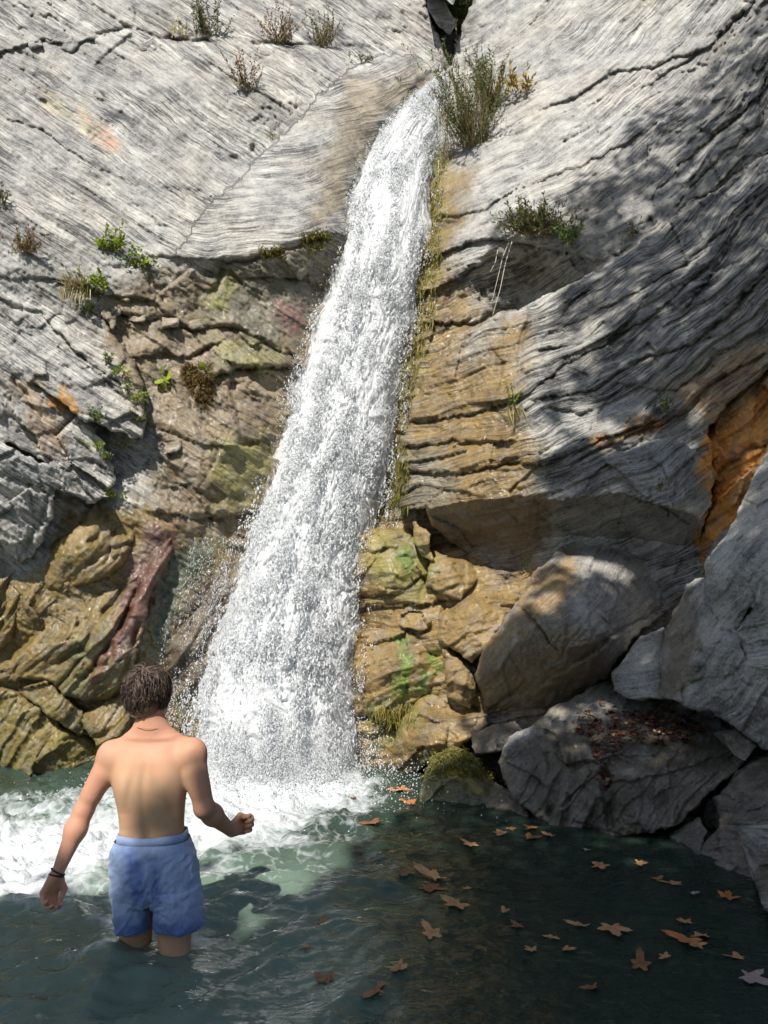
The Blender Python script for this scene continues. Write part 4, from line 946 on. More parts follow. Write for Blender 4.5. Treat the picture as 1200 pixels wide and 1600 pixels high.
def shorts_material():
    N = NT('blue_cotton')
    pos = N.n('ShaderNodeTexCoord').outputs['Object']
    w = N.attr('wet', 'Fac')
    weave = N.noise(N.vmul(pos, (260.0, 260.0, 420.0)), 1.0, 2)
    c = N.mix(N.ramp(weave, [(0.35, 0.0), (0.65, 1.0)]), (0.27, 0.36, 0.58), (0.37, 0.47, 0.69))
    c = N.mix(N.math('MULTIPLY', w, 0.85), c, (0.045, 0.10, 0.33))
    p = N.n('ShaderNodeBsdfPrincipled', {'Base Color': c, 'Roughness': N.math('SUBTRACT', 0.85, N.math('MULTIPLY', w, 0.35)), 'Normal': N.bump(N.math('ADD', weave, N.math('MULTIPLY', N.noise(pos, 30.0, 3), 1.5)), 0.003, 0.5), 'Sheen Weight': 0.15})
    N.surf(p.outputs[0])
    return N.m
BLUE = shorts_material()
shorts = add('shorts', mk_mesh('shorts', V - PO, F, True, {'wet': wetm}), BLUE, person, 'light blue cotton shorts with dark wet patches')
def tube(path, rad, nseg=6, closed=False):
    path = np.asarray(path, float); n = len(path)
    rad = np.broadcast_to(rad, (n,))
    tg = np.roll(path, -1, 0) - np.roll(path, 1, 0) if closed else np.gradient(path, axis=0)
    tg /= np.linalg.norm(tg, axis=1)[:, None] + 1e-12
    ref = np.where(np.abs(tg[:, 2:3]) > 0.9, np.array([[1.0, 0, 0]]), np.array([[0, 0, 1.0]]))
    b = np.cross(tg, ref); b /= np.linalg.norm(b, axis=1)[:, None] + 1e-12
    c = np.cross(tg, b)
    an = np.arange(nseg) * 2 * np.pi / nseg
    V = path[:, None] + rad[:, None, None] * (np.cos(an)[None, :, None] * b[:, None] + np.sin(an)[None, :, None] * c[:, None])
    i = np.arange(n if closed else n - 1)[:, None]; j = np.arange(nseg)[None]
    q = lambda a, bb: (a % n) * nseg + bb % nseg
    F = np.stack([q(i, j), q(i, j + 1), q(i + 1, j + 1), q(i + 1, j)], -1).reshape(-1, 4)
    return V.reshape(-1, 3), F
# waistband, a closed belt of cloth
an = np.linspace(0, 2 * np.pi, 72, endpoint=False)
def belt(v, grow):
    a, b = JB(185.2, v), JB(291.3, v)
    cx, rx, z = 0.5 * (a[0] + b[0]), 0.5 * (b[0] - a[0]) + grow, a[2]
    sg = lambda q: np.sign(q) * np.abs(q) ** (2 / 2.5)
    return np.stack([cx + rx * sg(np.cos(an)), YB + (0.100 + grow) * sg(np.sin(an)), np.full(len(an), z) + 0.003 * np.cos(an) + 0.002 * np.sin(an * 5)], -1)
R4 = [belt(1311, -0.006), belt(1311, 0.001), belt(1317, 0.004), belt(1324, 0.004), belt(1326, -0.004)]
n = len(an)
V = np.concatenate(R4)
F = np.concatenate([np.stack([k * n + np.arange(n), k * n + (np.arange(n) + 1) % n, (k + 1) * n + (np.arange(n) + 1) % n, (k + 1) * n + np.arange(n)], -1) for k in range(4)])
add('waistband', mk_mesh('waistband', V - PO, F, True, {'wet': np.full(len(V), 0.12)}), BLUE, shorts)
for hc, hr, yy, zz in ((0.5 * (JB(182, 1464) + JB(232, 1464)), 0.5 * (233 - 182) / FPX * 3.4, YB + .02, 1464), (0.5 * (JB(247, 1457) + JB(316, 1457)), 0.5 * (316 - 247) / FPX * 3.4, YB - .01, 1456)):
    V, F = tube(np.stack([hc[0] + (hr + .001) * np.cos(an), yy + .113 * np.sin(an), hc[2] + 0.006 * np.sin(an * 3) + 0 * an], -1), 0.0045, 6, True)
    add('hem', mk_mesh('hem', V - PO, F, True, {'wet': np.full(len(V), 0.7)}), BLUE, shorts)
def plain(name, col, rough=0.6, **kw):
    N = NT(name)
    pos = N.n('ShaderNodeTexCoord').outputs['Object']
    c = N.mix(N.noise(pos, 30.0, 4), tuple(np.array(col) * 0.75), tuple(np.array(col) * 1.25))
    N.surf(N.n('ShaderNodeBsdfPrincipled', {'Base Color': c, 'Roughness': rough, **kw}).outputs[0])
    return N.m
CORD = plain('dark_cord', (0.012, 0.010, 0.012), 0.6)
axw = (WL_ - EL) / np.linalg.norm(WL_ - EL)
e1 = np.cross(axw, [0, 1, 0]); e1 /= np.linalg.norm(e1); e2 = np.cross(axw, e1)
for t, tl in ((-0.010, 0.15), (0.004, -0.10)):
    c = WL_ + axw * t
    V, F = tube(c + 0.0285 * (np.cos(an)[:, None] * (e1 + tl * axw) + np.sin(an)[:, None] * e2), 0.0034, 6, True)
    add('bracelet', mk_mesh('bracelet', V - PO, F), CORD, person, 'thin black cord bracelet on his left wrist')
nc = J(236, 1136, YB + .01)
V, F = tube(np.stack([nc[0] + .066 * np.cos(an), nc[1] + .068 * np.sin(an), nc[2] + .004 + .028 * np.sin(an)* -1 * (np.sin(an) > 0) - 0.004 * np.cos(an)], -1), 0.0012, 5, True)
add('necklace', mk_mesh('necklace', V - PO, F), plain('necklace_cord', (0.34, 0.17, 0.09), 0.4), person)
# hair: tousled locks over a close cap
def hair_material():
    N = NT('brown_hair')
    ri = N.n('ShaderNodeNewGeometry').outputs['Random Per Island']
    c = N.ramp(ri, [(0.0, (0.028, 0.018, 0.013)), (0.6, (0.070, 0.045, 0.032)), (1.0, (0.16, 0.105, 0.072))])
    N.surf(N.n('ShaderNodeBsdfPrincipled', {'Base Color': c, 'Roughness': 0.42, 'Specular IOR Level': 0.5}).outputs[0])
    return N.m
HAIR = hair_material()
cap = Field(HC - 0.16, HC + 0.16, 0.006)
cap.ell(hd(0, -.010, .022), (.080, .096, .096), 0.02, HR); cap.ell(hd(0, -.040, -.042), (.078, .064, .064), 0.04, HR)
cap.ell(hd(0, .110, -.05), (.08, .06, .085), 0.02, HR, True)
V, F = cap.mesh()
hair = add('hair', mk_mesh('hair', V - PO, F), HAIR, person, 'tousled brown hair reaching the nape')
g = np.random.default_rng(12)
VS, FS, n0 = [], [], 0
for i in range(4000):
    th = g.uniform(0, 2 * np.pi); ph = math.acos(g.uniform(-0.80, 1.0) if i < 3000 else g.uniform(-0.55, -0.05))
    dl = np.array([math.sin(ph) * math.cos(th), math.sin(ph) * math.sin(th), math.cos(ph)])
    if dl[1] > 0.55 and dl[2] < 0.35: continue
    lay = g.uniform(0, 1)
    p = np.array([0, -.012, .018]) + dl * np.array([.081, .097, .098]) * (0.97 + 0.06 * lay)
    crown = np.array([0.012, -0.055, 0.105])
    flow = p - crown; flow -= dl * (flow @ dl); flow /= np.linalg.norm(flow) + 1e-6
    swirl = np.cross(dl, flow)
    L = g.uniform(.040, .092) if i < 3000 else g.uniform(.055, .080); npt = 7; ds = L / (npt - 1)
    path = [p.copy()]; q = p.copy(); d = flow + 0.55 * g.normal() * swirl + dl * g.uniform(0.05, 0.85)
    cw, ph0 = g.uniform(-1, 1), g.uniform(0, 6)
    for k in range(npt - 1):
        d = d / np.linalg.norm(d)
        q = q + d * ds
        path.append(q.copy())
        out = (q - np.array([0, -.012, .018])) / np.array([.081, .097, .098]); rr_ = np.linalg.norm(out)
        d = d + np.array([0, 0, -0.34]) + swirl * 0.75 * cw * math.cos(ph0 + k * 1.0) - out / rr_ * max(0, (rr_ - 1.11)) * 3.5 + out / rr_ * max(0, 1.03 - rr_) * 4
    w = g.uniform(.0011, .0026) * np.array([.8, 1, 1, .95, .8, .55, .12])
    Vt, Ft = tube((HR @ np.array(path).T).T + HC, w, 4)
    VS.append(Vt); FS.append(Ft + n0); n0 += len(Vt)
add('lock', mk_mesh('lock', np.concatenate(VS) - PO, np.concatenate(FS)), HAIR, hair, kind='stuff')

# ------------------------------------------------------------------ where a sight line meets the rock
bpy.context.view_layer.update()
_dg = bpy.context.evaluated_depsgraph_get()
def cast(u, v):
    dx, dy, dz = rays(u, v)
    d = Vector((float(dx), float(dy), float(dz))).normalized()
    ok, p, nrm, *_ = sc.ray_cast(_dg, Vector((0, 0, CAMH)), d)
    if not ok: return np.array(unproj(u, v, 12.0)), np.array([0, -1.0, 0])
    return np.array(p), np.array(nrm)
# ------------------------------------------------------------------ leaves and plants
def leaf_material(name, stops, trans=0.3, rough=0.5):
    N = NT(name)
    ri = N.n('ShaderNodeNewGeometry').outputs['Random Per Island']
    c = N.ramp(ri, stops)
    p = N.n('ShaderNodeBsdfPrincipled', {'Base Color': c, 'Roughness': rough})
    t = N.n('ShaderNodeBsdfTranslucent', {'Color': c})
    N.surf(N.n('ShaderNodeMixShader', {0: trans, 1: p.outputs[0], 2: t.outputs[0]}).outputs[0])
    return N.m
PAL = {
    'green': leaf_material('green_leaf', [(0, (0.055, 0.11, 0.018)), (0.5, (0.11, 0.19, 0.03)), (1, (0.24, 0.30, 0.06))]),
    'bright': leaf_material('bright_leaf', [(0, (0.13, 0.22, 0.02)), (0.5, (0.27, 0.38, 0.03)), (1, (0.50, 0.52, 0.07))]),
    'olive': leaf_material('olive_leaf', [(0, (0.06, 0.075, 0.02)), (0.5, (0.14, 0.14, 0.045)), (1, (0.32, 0.27, 0.11))]),
    'straw': leaf_material('straw_blade', [(0, (0.16, 0.13, 0.05)), (0.5, (0.34, 0.27, 0.12)), (1, (0.58, 0.49, 0.28))]),
    'rust': leaf_material('rusty_leaf', [(0, (0.10, 0.05, 0.025)), (0.5, (0.24, 0.13, 0.06)), (1, (0.42, 0.26, 0.10))]),
    'amber': leaf_material('amber_leaf', [(0, (0.20, 0.15, 0.03)), (0.5, (0.45, 0.28, 0.05)), (1, (0.60, 0.46, 0.10))]),
    'dark': leaf_material('dark_leaf', [(0, (0.025, 0.05, 0.012)), (0.6, (0.06, 0.10, 0.02)), (1, (0.13, 0.17, 0.04))]),
    'moss': leaf_material('moss_tips', [(0, (0.07, 0.07, 0.008)), (0.5, (0.15, 0.14, 0.015)), (1, (0.30, 0.25, 0.03))], 0.1, 0.8),
    'brownmoss': leaf_material('brown_moss_tips', [(0, (0.05, 0.035, 0.008)), (0.5, (0.14, 0.085, 0.015)), (1, (0.27, 0.17, 0.03))], 0.1, 0.8),
    'algae': leaf_material('hanging_algae', [(0, (0.09, 0.085, 0.012)), (0.5, (0.22, 0.18, 0.03)), (1, (0.40, 0.33, 0.08))], 0.2, 0.5),
}
STEM = plain('plant_stem', (0.16, 0.11, 0.06), 0.8)
def leaf_cloud(P, D, Nn, L, W):
    """folded leaves: P base points, D directions, Nn rough normals"""
    D = D / np.linalg.norm(D, axis=1)[:, None]
    S = np.cross(D, Nn); S /= np.linalg.norm(S, axis=1)[:, None] + 1e-9
    Nn = np.cross(S, D)
    L, W = L[:, None], W[:, None]
    a, m, t = P, P + D * L * 0.5 - Nn * W * 0.25, P + D * L - Nn * L * 0.10
    l, r = P + D * L * 0.45 + S * W * 0.5, P + D * L * 0.45 - S * W * 0.5
    V = np.stack([a, l, t, r, m], 1)
    F = np.array([(0, 1, 4), (1, 2, 4), (0, 4, 3), (4, 2, 3)])[None] + 5 * np.arange(len(P))[:, None, None]
    return V.reshape(-1, 3), F.reshape(-1, 3)
def blades(P, D, L, W, droop, seed):
    """grass blades: four-segment tapering ribbons"""
    g = np.random.default_rng(seed)
    n = len(P); k = 5
    D = D / np.linalg.norm(D, axis=1)[:, None]
    S = np.cross(D, g.normal(size=(n, 3))); S /= np.linalg.norm(S, axis=1)[:, None]
    t = np.linspace(0, 1, k)
    C = P[:, None] + D[:, None] * (L[:, None] * t)[:, :, None]
    C[:, :, 2] -= (droop[:, None] * L[:, None] * t ** 2)
    w = W[:, None] * (1 - t ** 1.6) * 0.5 + 0.0004
    V = np.stack([C - S[:, None] * w[:, :, None], C + S[:, None] * w[:, :, None]], 2).reshape(-1, 3)
    i = np.arange(n)[:, None] * 2 * k + 2 * np.arange(k - 1)[None]
    return V, np.stack([i, i + 1, i + 3, i + 2], -1).reshape(-1, 4)
def plant(name, u, v, hpx, wpx, kinds, label, cat, group=None, seed=0, out=0.5, lean=(0, 0, 1.0), dens=1.0, leaf=(0.035, 0.014), p=None, off=0.02):
    """kinds: list of ('stems'|'blades'|'hang', palette, count)"""
    g = np.random.default_rng(900 + seed)
    if p is None:
        p, nrm = cast(u, v); p = p + np.array([0, -off, 0])
    else: nrm = np.array([0, -1.0, 0.3])
    pm = p[1] / FPX
    h, w = hpx * pm, wpx * pm
    root = empty(name, tuple(p), label, cat, group)
    up = np.array(lean, float) + out * np.array([nrm[0], nrm[1], 0])
    for kind, pal, n in kinds:
        n = int(n * dens)
        B = np.stack([g.normal(0, w * 0.18, n), g.normal(0, 0.03, n) - 0.01, g.normal(0, 0.015, n)], -1)
        D = up + np.stack([g.normal(0, 0.55 * w / max(h, 0.01), n), g.normal(0, 0.30, n) - 0.15, g.normal(0, 0.15, n)], -1)
        if kind == 'blades':
            L = h * g.uniform(0.45, 1.05, n)
            V, F = blades(B, D, L, g.uniform(0.004, 0.009, n), g.uniform(0.0, 0.6, n), seed)
            add('blades', mk_mesh('blades', V, F), PAL[pal], root, kind='stuff')
        elif kind == 'hang':
            L = h * g.uniform(0.4, 1.0, n)
            D = np.stack([g.normal(0, 0.12, n), -0.25 + 0 * L, -1 + 0 * L], -1)
            B = np.stack([g.uniform(-w / 2, w / 2, n), g.normal(0, 0.02, n) - 0.02, g.uniform(-0.1, 0.1, n) * h], -1)
            V, F = blades(B, D, L, g.uniform(0.004, 0.010, n), 0 * L, seed)
            add('strands', mk_mesh('strands', V, F), PAL[pal], root, kind='stuff')
        else:
            VS, FS, n0, LP, LD = [], [], 0, [], []
            for i in range(n):
                d = D[i] / np.linalg.norm(D[i]); L = h * g.uniform(0.45, 1.0)
                t = np.linspace(0, 1, 6)
                bend = g.normal(0, 0.25, 3)
                path = B[i] + d * (L * t)[:, None] + bend * (L * t ** 2)[:, None] * 0.6
                V, F = tube(path, 0.0028 * (1 - 0.75 * t), 4)
                VS.append(V); FS.append(F + n0); n0 += len(V)
                m = max(5, int(L / leaf[0] * 3.4))
                q = g.uniform(0.15, 1.0, m)
                LP.append(np.stack([np.interp(q, t, path[:, c]) for c in range(3)], -1)); LD.append(d + g.normal(0, 0.85, (m, 3)))
            LP, LD = np.concatenate(LP), np.concatenate(LD)
            k = len(LP)
            V, F = leaf_cloud(LP, LD, g.normal(size=(k, 3)) + np.array([0, -0.6, 1.0]), leaf[0] * g.uniform(0.6, 1.3, k), leaf[1] * g.uniform(0.7, 1.3, k))
            add('stems', mk_mesh('stems', np.concatenate(VS), np.concatenate(FS)), STEM, root, kind='stuff')
            add('leaves', mk_mesh('leaves', V, F), PAL[pal], root, kind='stuff')
    return root
G1 = 'plants on the upper left ledge'
plant('shrub', 738, 230, 158, 92, [('stems', 'olive', 40), ('blades', 'straw', 150), ('stems', 'green', 24)], 'tall wispy green and straw clump right of the lip of the fall', 'shrub', seed=1, leaf=(0.05, 0.013))
plant('shrub', 768, 172, 95, 60, [('stems', 'olive', 46), ('blades', 'straw', 100)], 'loose olive shrub between the fall clump and the amber plant', 'shrub', seed=2, leaf=(0.045, 0.013))
plant('grass_tuft', 698, 250, 60, 30, [('hang', 'algae', 60), ('blades', 'straw', 40)], 'straw grass drooping beside the top of the fall', 'grass', seed=3)
plant('plant', 812, 152, 44, 50, [('stems', 'amber', 16)], 'amber and yellow leaved plant on the upper right slab', 'plant', seed=4, leaf=(0.075, 0.028))
plant('shrub', 836, 376, 62, 125, [('stems', 'olive', 80), ('stems', 'green', 34), ('blades', 'straw', 70)], 'wide grey green shrub growing from the crack on the right wall', 'shrub', seed=5, out=0.8, off=0.12, leaf=(0.05, 0.014))
plant('plant', 890, 388, 42, 40, [('stems', 'green', 20)], 'dark green leafy plant at the right end of the wide shrub', 'plant', seed=6, off=0.1, leaf=(0.05, 0.018))
plant('plant', 985, 372, 30, 22, [('stems', 'olive', 7)], 'lone small plant at the edge of the shaded slate', 'plant', seed=7)
plant('shrub', 322, 62, 78, 60, [('stems', 'dark', 24), ('stems', 'olive', 12)], 'dark green shrub on the top left ledge, tallest of that row', 'shrub', G1, seed=8)
plant('grass_tuft', 276, 62, 44, 54, [('blades', 'straw', 80), ('stems', 'bright', 4)], 'yellow straw tuft left of the dark ledge shrub', 'grass', G1, seed=9)
plant('shrub', 436, 70, 60, 56, [('stems', 'rust', 26), ('blades', 'straw', 40)], 'rusty dry shrub in the middle of the top left ledge', 'shrub', G1, seed=10)
plant('shrub', 506, 74, 60, 50, [('stems', 'olive', 24), ('blades', 'straw', 50)], 'upright olive shrub at the right end of the top left ledge', 'shrub', G1, seed=11)
plant('shrub', 384, 142, 66, 44, [('stems', 'rust', 18), ('blades', 'straw', 20)], 'dry reddish plant hanging on the upper left slab', 'shrub', seed=12)
plant('plant', 568, 98, 20, 52, [('stems', 'olive', 18)], 'low olive plant in the groove above the smooth tongue', 'plant', seed=13)
plant('plant', 424, 218, 18, 20, [('blades', 'straw', 30)], 'tiny straw tuft halfway down the groove of the tongue', 'grass', seed=14)
plant('plant', 178, 394, 38, 84, [('stems', 'bright', 26)], 'bright yellow green creeper along the crack left of the tongue', 'plant', seed=15, leaf=(0.045, 0.026))
plant('plant', 222, 418, 24, 56, [('stems', 'bright', 16), ('stems', 'green', 8)], 'green creeper hanging over the pale ledge, right of the brightest one', 'plant', seed=16, leaf=(0.04, 0.022))
plant('grass_tuft', 122, 452, 42, 50, [('blades', 'straw', 130), ('hang', 'straw', 60)], 'dry grass tuft on the edge of the left slab', 'grass', seed=17)
plant('plant', 146, 462, 44, 36, [('stems', 'bright', 22)], 'bright green leafy plant beside the dry grass tuft', 'plant', seed=18, leaf=(0.045, 0.025))
plant('plant', 136, 490, 18, 34, [('stems', 'dark', 10)], 'dark leafy sprig below the dry grass tuft', 'plant', seed=19, leaf=(0.045, 0.03))
plant('shrub', 40, 395, 40, 60, [('blades', 'straw', 60), ('stems', 'rust', 22)], 'brown withered shrub near the left edge', 'shrub', seed=20)
plant('shrub', 4, 322, 30, 26, [('stems', 'olive', 14)], 'olive shrub touching the left edge of the picture', 'shrub', seed=21)
G2 = 'small green sprigs on the left rocks'
for k, (u, v, h, lab) in enumerate([(171, 568, 20, 'green sprig at the edge of the grey slab, topmost of the sprigs'), (188, 588, 18, 'second sprig down the edge of the grey slab'), (201, 612, 18, 'third sprig down the edge of the grey slab'),
                                    (212, 628, 20, 'lowest sprig at the tip of the grey slab'), (159, 660, 28, 'yellow green sprig right of the orange stained stone'), (151, 702, 16, 'small sprig below the orange stained stone'),
                                    (163, 722, 20, 'green sprig on the broken blocks at left'), (181, 782, 26, 'bright sprig above the rounded wet boulder'), (222, 658, 14, 'tiny sprig where the slab meets the wet wall'), (197, 698, 14, 'tiny yellow sprig on the wet wall below the slab')]):
    plant('plant', u, v, h, h * 1.3, [('stems', 'bright' if k % 2 else 'green', 9)], lab, 'plant', G2, seed=30 + k, leaf=(0.030, 0.018))
plant('plant', 802, 640, 40, 26, [('stems', 'bright', 6), ('hang', 'algae', 30)], 'green weed trickling down the wet right wall', 'plant', seed=42, leaf=(0.02, 0.01))
plant('plant', 1036, 645, 28, 30, [('stems', 'green', 9)], 'small green plant on the shaded right slab', 'plant', seed=43)
plant('plant', 824, 878, 12, 14, [('stems', 'bright', 5)], 'tiny green sprig under the overhang', 'plant', seed=44, leaf=(0.025, 0.012))
plant('plant', 1030, 765, 18, 20, [('stems', 'olive', 6)], 'small olive sprig on the grey ledge of the right wall', 'plant', seed=45, leaf=(0.025, 0.012))
plant('shrub', 722, 30, 80, 60, [('stems', 'dark', 40), ('stems', 'green', 20)], 'dark green bush beyond the notch at the top', 'shrub', seed=46, leaf=(0.07, 0.03), p=np.array(unproj(722, 40, 11.0)))
# hanging dry stems below the wide shrub
g = np.random.default_rng(61)
for k, (pts, lab) in enumerate([([(800, 378), (790, 410), (782, 450), (770, 492)], 'pale dry stem hanging longest under the wide shrub'), ([(795, 380), (786, 400), (780, 425), (769, 470)], 'pale dry stem left of the longest hanging one'), ([(778, 390), (774, 410), (766, 425)], 'shortest pale dry stem under the wide shrub')]):
    pp = [cast(*q)[0] for q in pts]; base = pp[0] + [0, -0.14, 0]
    pts3 = np.array([unproj(u, v, min(pp[0][1], pp[-1][1]) - 0.12) for u, v in pts])
    t = np.linspace(0, 1, len(pts)); tt = np.linspace(0, 1, 14)
    V, F = tube(np.stack([np.interp(tt, t, pts3[:, c]) for c in range(3)], -1) - pts3[0], 0.006 * (1 - 0.6 * tt), 5)
    add('dry_stem', mk_mesh('dry_stem', V, F), plain('dry_stem', (0.55, 0.50, 0.42), 0.8), None, lab, 'stem', 'dry stems under the wide shrub', loc=tuple(pts3[0]))
# moss: cushions of short blades on the rock
def moss(name, poly, n, L, pal, label, seed, out=1.0, hang=0.5, group=None):
    g = np.random.default_rng(seed)
    poly = np.array(poly, float); lo, hi = poly.min(0), poly.max(0)
    P, D = [], []
    while len(P) < n // 6:
        u, v = g.uniform(lo[0], hi[0]), g.uniform(lo[1], hi[1])
        if poly_sd(np.array([u]), np.array([v]), poly)[0] + g.normal(0, 3) < 0: continue
        p, nn = cast(u, v)
        P.append(p); D.append(nn)
    P, D = np.repeat(np.array(P), 6, 0), np.repeat(np.array(D), 6, 0)
    P = P + g.normal(0, 0.016, P.shape)
    k = len(P)
    D = D * out + g.normal(0, 0.45, D.shape) + np.array([0, 0, -hang])
    o = P.mean(0)
    V, F = blades(P - o, D, L * g.uniform(0.5, 1.3, k), np.full(k, 0.008), np.full(k, 0.25), seed)
    return add(name, mk_mesh(name, V, F), PAL[pal], None, label, 'moss', group, loc=tuple(o))
moss('moss', [(280, 570), (330, 572), (336, 610), (324, 640), (312, 632), (296, 605)], 1500, 0.055, 'brownmoss', 'thick brown moss clump hanging on the wet left wall', 701, 1.3, 0.6)
moss('moss', [(405, 388), (440, 386), (444, 402), (410, 404)], 700, 0.035, 'moss', 'small moss cushion on the lip under the tongue, farther from the fall', 702, 1.0, 0.1)
moss('moss', [(470, 366), (505, 358), (518, 372), (500, 392), (472, 388)], 900, 0.04, 'moss', 'larger moss cushion on the lip touching the fall', 703, 1.0, 0.2)
moss('moss', [(666, 1215), (680, 1182), (709, 1170), (736, 1180), (765, 1218), (720, 1212), (690, 1214)], 2200, 0.030, 'moss', 'olive moss coating the small rock at the waterline', 704, 1.0, 0.2)
HG = 'algae curtains along the right side of the fall'
for k, (poly, n, lab) in enumerate([([(676, 250), (694, 262), (690, 330), (668, 330)], 700, 'yellow algae curtain just below the grass beside the fall'), ([(664, 330), (690, 330), (684, 420), (656, 420)], 900, 'yellow green algae curtain in the upper middle right of the fall'),
                                    ([(652, 420), (682, 420), (676, 520), (640, 520)], 900, 'hanging algae curtain beside the middle of the fall'), ([(640, 520), (664, 520), (646, 620), (620, 620)], 800, 'green algae curtain beside the ochre wet wall'),
                                    ([(596, 700), (640, 690), (632, 800), (590, 810)], 900, 'dark green algae fringe left of the overhang'), ([(580, 1105), (650, 1098), (650, 1130), (580, 1135)], 500, 'green algae fringe dripping from the lower algae rock')]):
    moss('hanging_algae', poly, n, 0.085, 'algae' if k != 4 else 'moss', lab, 710 + k, 0.35, 1.2, HG)
# the round leaved plant: every leaf a piece of its own
p0, _ = cast(262, 598)
rl = empty('round_leaved_plant', tuple(p0), 'plant with a few big round green leaves beside the brown moss', 'plant')
def round_leaf():
    an = np.linspace(0.25, 2 * np.pi - 0.25, 16)
    rr = 1 + 0.10 * np.cos(an * 7)
    V = [(0, 0, 0.0)] + [(r * math.cos(a), r * math.sin(a), 0.18 * r * r) for a, r in zip(an, rr)]
    return mk_mesh('leaf', np.array(V), np.array([(0, i, i + 1) for i in range(1, 16)]))
RLM = round_leaf(); RLM.materials.append(PAL['bright'])
for k, (u, v, r_) in enumerate([(259, 580, 9), (268, 590, 8), (252, 600, 8), (262, 597, 7), (271, 600, 8), (258, 607, 6), (318, 575, 7), (330, 590, 5)]):
    q, _ = cast(u, v)
    q = q + np.array([0, -0.06, 0.0])
    o = add('leaf', RLM, None, rl, loc=tuple(q - p0))
    sz = r_ * q[1] / FPX; o.scale = (sz, sz, sz)
    o.rotation_euler = (math.radians(58 + 20 * math.sin(k * 2.1)), math.radians(14 * math.cos(k * 1.7)), k * 0.8 - 1.5)
    V, F = tube(np.array([q - p0, (q - p0) * 0.5 + [0, -0.01, -0.02], [0, 0, 0]]), 0.003, 4)
    add('leaf_stalk', mk_mesh('leaf_stalk', V, F), STEM, rl)

# ------------------------------------------------------------------ plane tree on the bank behind the viewer: it throws the shade on the right wall and the near water
def palmate(curl=0.12, seed=0):
    """a lobed plane leaf, unit size, lying in xy"""
    g = np.random.default_rng(seed)
    pts = []
    tips = [(-2.25, .62), (-1.15, .92), (0, 1.08), (1.15, .92), (2.25, .62)]
    for i, (a, r) in enumerate(tips):
        a += g.normal(0, .10); r *= g.uniform(.66, 1.12)
        pts += [(a - .34, r * .60), (a - .24, r * .80), (a - .10, r * .84), (a, r), (a + .12, r * .83), (a + .26, r * .78), (a + .35, r * .60)]
        if i < 4:
            pts.append((0.5 * (a + tips[i + 1][0]), .44))
    pts.append((math.pi, .12))
    P = [(0, -0.05, 0)]
    for a, r in pts:
        x, y = r * math.sin(a), r * math.cos(a)
        P.append((x, y, curl * (x * x + 0.6 * y * y) + 0.05 * curl * g.normal() + 0.35 * curl * math.sin(3 * a + seed)))
    n = len(pts)
    F = [(0, 1 + (i + 1) % n, 1 + i) for i in range(n)]
    return np.array(P) * 0.55, np.array(F)
LEAFV, LEAFF = palmate(0.3, 3)
SHADE = [  # outline on the rock and water that lies in the tree's shade, and how dense
    ([(1230, -60), (1150, 40), (1075, 140), (985, 185), (905, 250), (850, 330), (800, 392), (770, 480), (838, 500), (850, 600), (828, 700), (845, 800), (850, 880), (800, 950), (742, 1045), (765, 1120), (700, 1180), (655, 1205), (640, 1250), (590, 1272), (510, 1292), (430, 1322), (340, 1350), (180, 1392), (-60, 1425), (-60, 1640), (1290, 1640), (1290, -60)], 1.0),
    ([(70, 1335), (130, 1318), (105, 1420), (50, 1430)], 0.8), ([(172, 1320), (300, 1312), (322, 1330), (322, 1480), (170, 1480)], 0.12), ([(188, 1268), (288, 1250), (290, 1318), (186, 1322)], 0.30), ([(312, 1255), (330, 1240), (395, 1290), (380, 1320), (320, 1290)], 0.9)]
HOLES = [(835, 490, 26), (870, 545, 22), (800, 545, 18), (872, 600, 14), (905, 655, 22), (950, 690, 24), (850, 690, 16), (910, 868, 24), (965, 880, 18), (860, 950, 16), (900, 985, 10), (1010, 862, 14), (905, 560, 16), (930, 520, 14), (760, 330, 20), (870, 290, 16), (930, 250, 18), (960, 220, 12), (1000, 330, 12), (1080, 640, 14), (1000, 690, 12), (1190, 600, 12), (1040, 240, 8), (880, 345, 10), (1180, 720, 10)]
g = np.random.default_rng(77)
LC = []
for pi, (poly, dn) in enumerate(SHADE):
    poly = np.array(poly, float); lo, hi = poly.min(0), poly.max(0)
    st_ = 8.5
    uu, vv = np.meshgrid(np.arange(lo[0], hi[0], st_), np.arange(lo[1], hi[1], st_))
    uu = (uu + g.uniform(-9, 9, uu.shape)).ravel(); vv = (vv + g.uniform(-9, 9, vv.shape)).ravel()
    sd = poly_sd(uu, vv, poly)
    keep = (sd + 14 * fbm(uu / 40, vv / 40, 2, 601) > 6) & (g.uniform(size=len(uu)) < dn * np.clip(0.40 + sd / 45, 0, 1))
    for (hu, hv, hr) in HOLES:
        keep &= np.hypot(uu - hu, (vv - hv) * 1.2) > hr + 12
    for u, v in zip(uu[keep], vv[keep]):
        p, _ = cast(u, v)
        wl = on_level(u, v) if v > 1000 else None
        if wl is not None and wl[1] > 0 and wl[1] < p[1]: p = wl
        sq = (3.3 - p[1]) / SUNV[1]
        hit = p + SUNV * sq                                                   # keep the sun on the bather's shoulders
        if pi == 0 and sq > -0.2 and -1.30 < hit[0] < -0.64 and (hit[2] > 0.46 or (hit[2] > 0.0 and -1.24 < hit[0] < -0.7 and g.uniform() < 0.7)): continue
        LC.append(p + SUNV * g.uniform(8.0, 11.5))
for k in range(900):                                                          # the rest of the crown, over the bank
    p = np.array([g.uniform(-2.5, 3.2), g.uniform(-3.0, 1.6), 0.0])
    hit = p + SUNV * (3.3 - p[1]) / SUNV[1]
    if -1.45 < hit[0] < -0.55 and p[1] > 0.0: continue
    LC.append(p + SUNV * g.uniform(8.5, 12))
LC = np.array(LC)
n = len(LC)
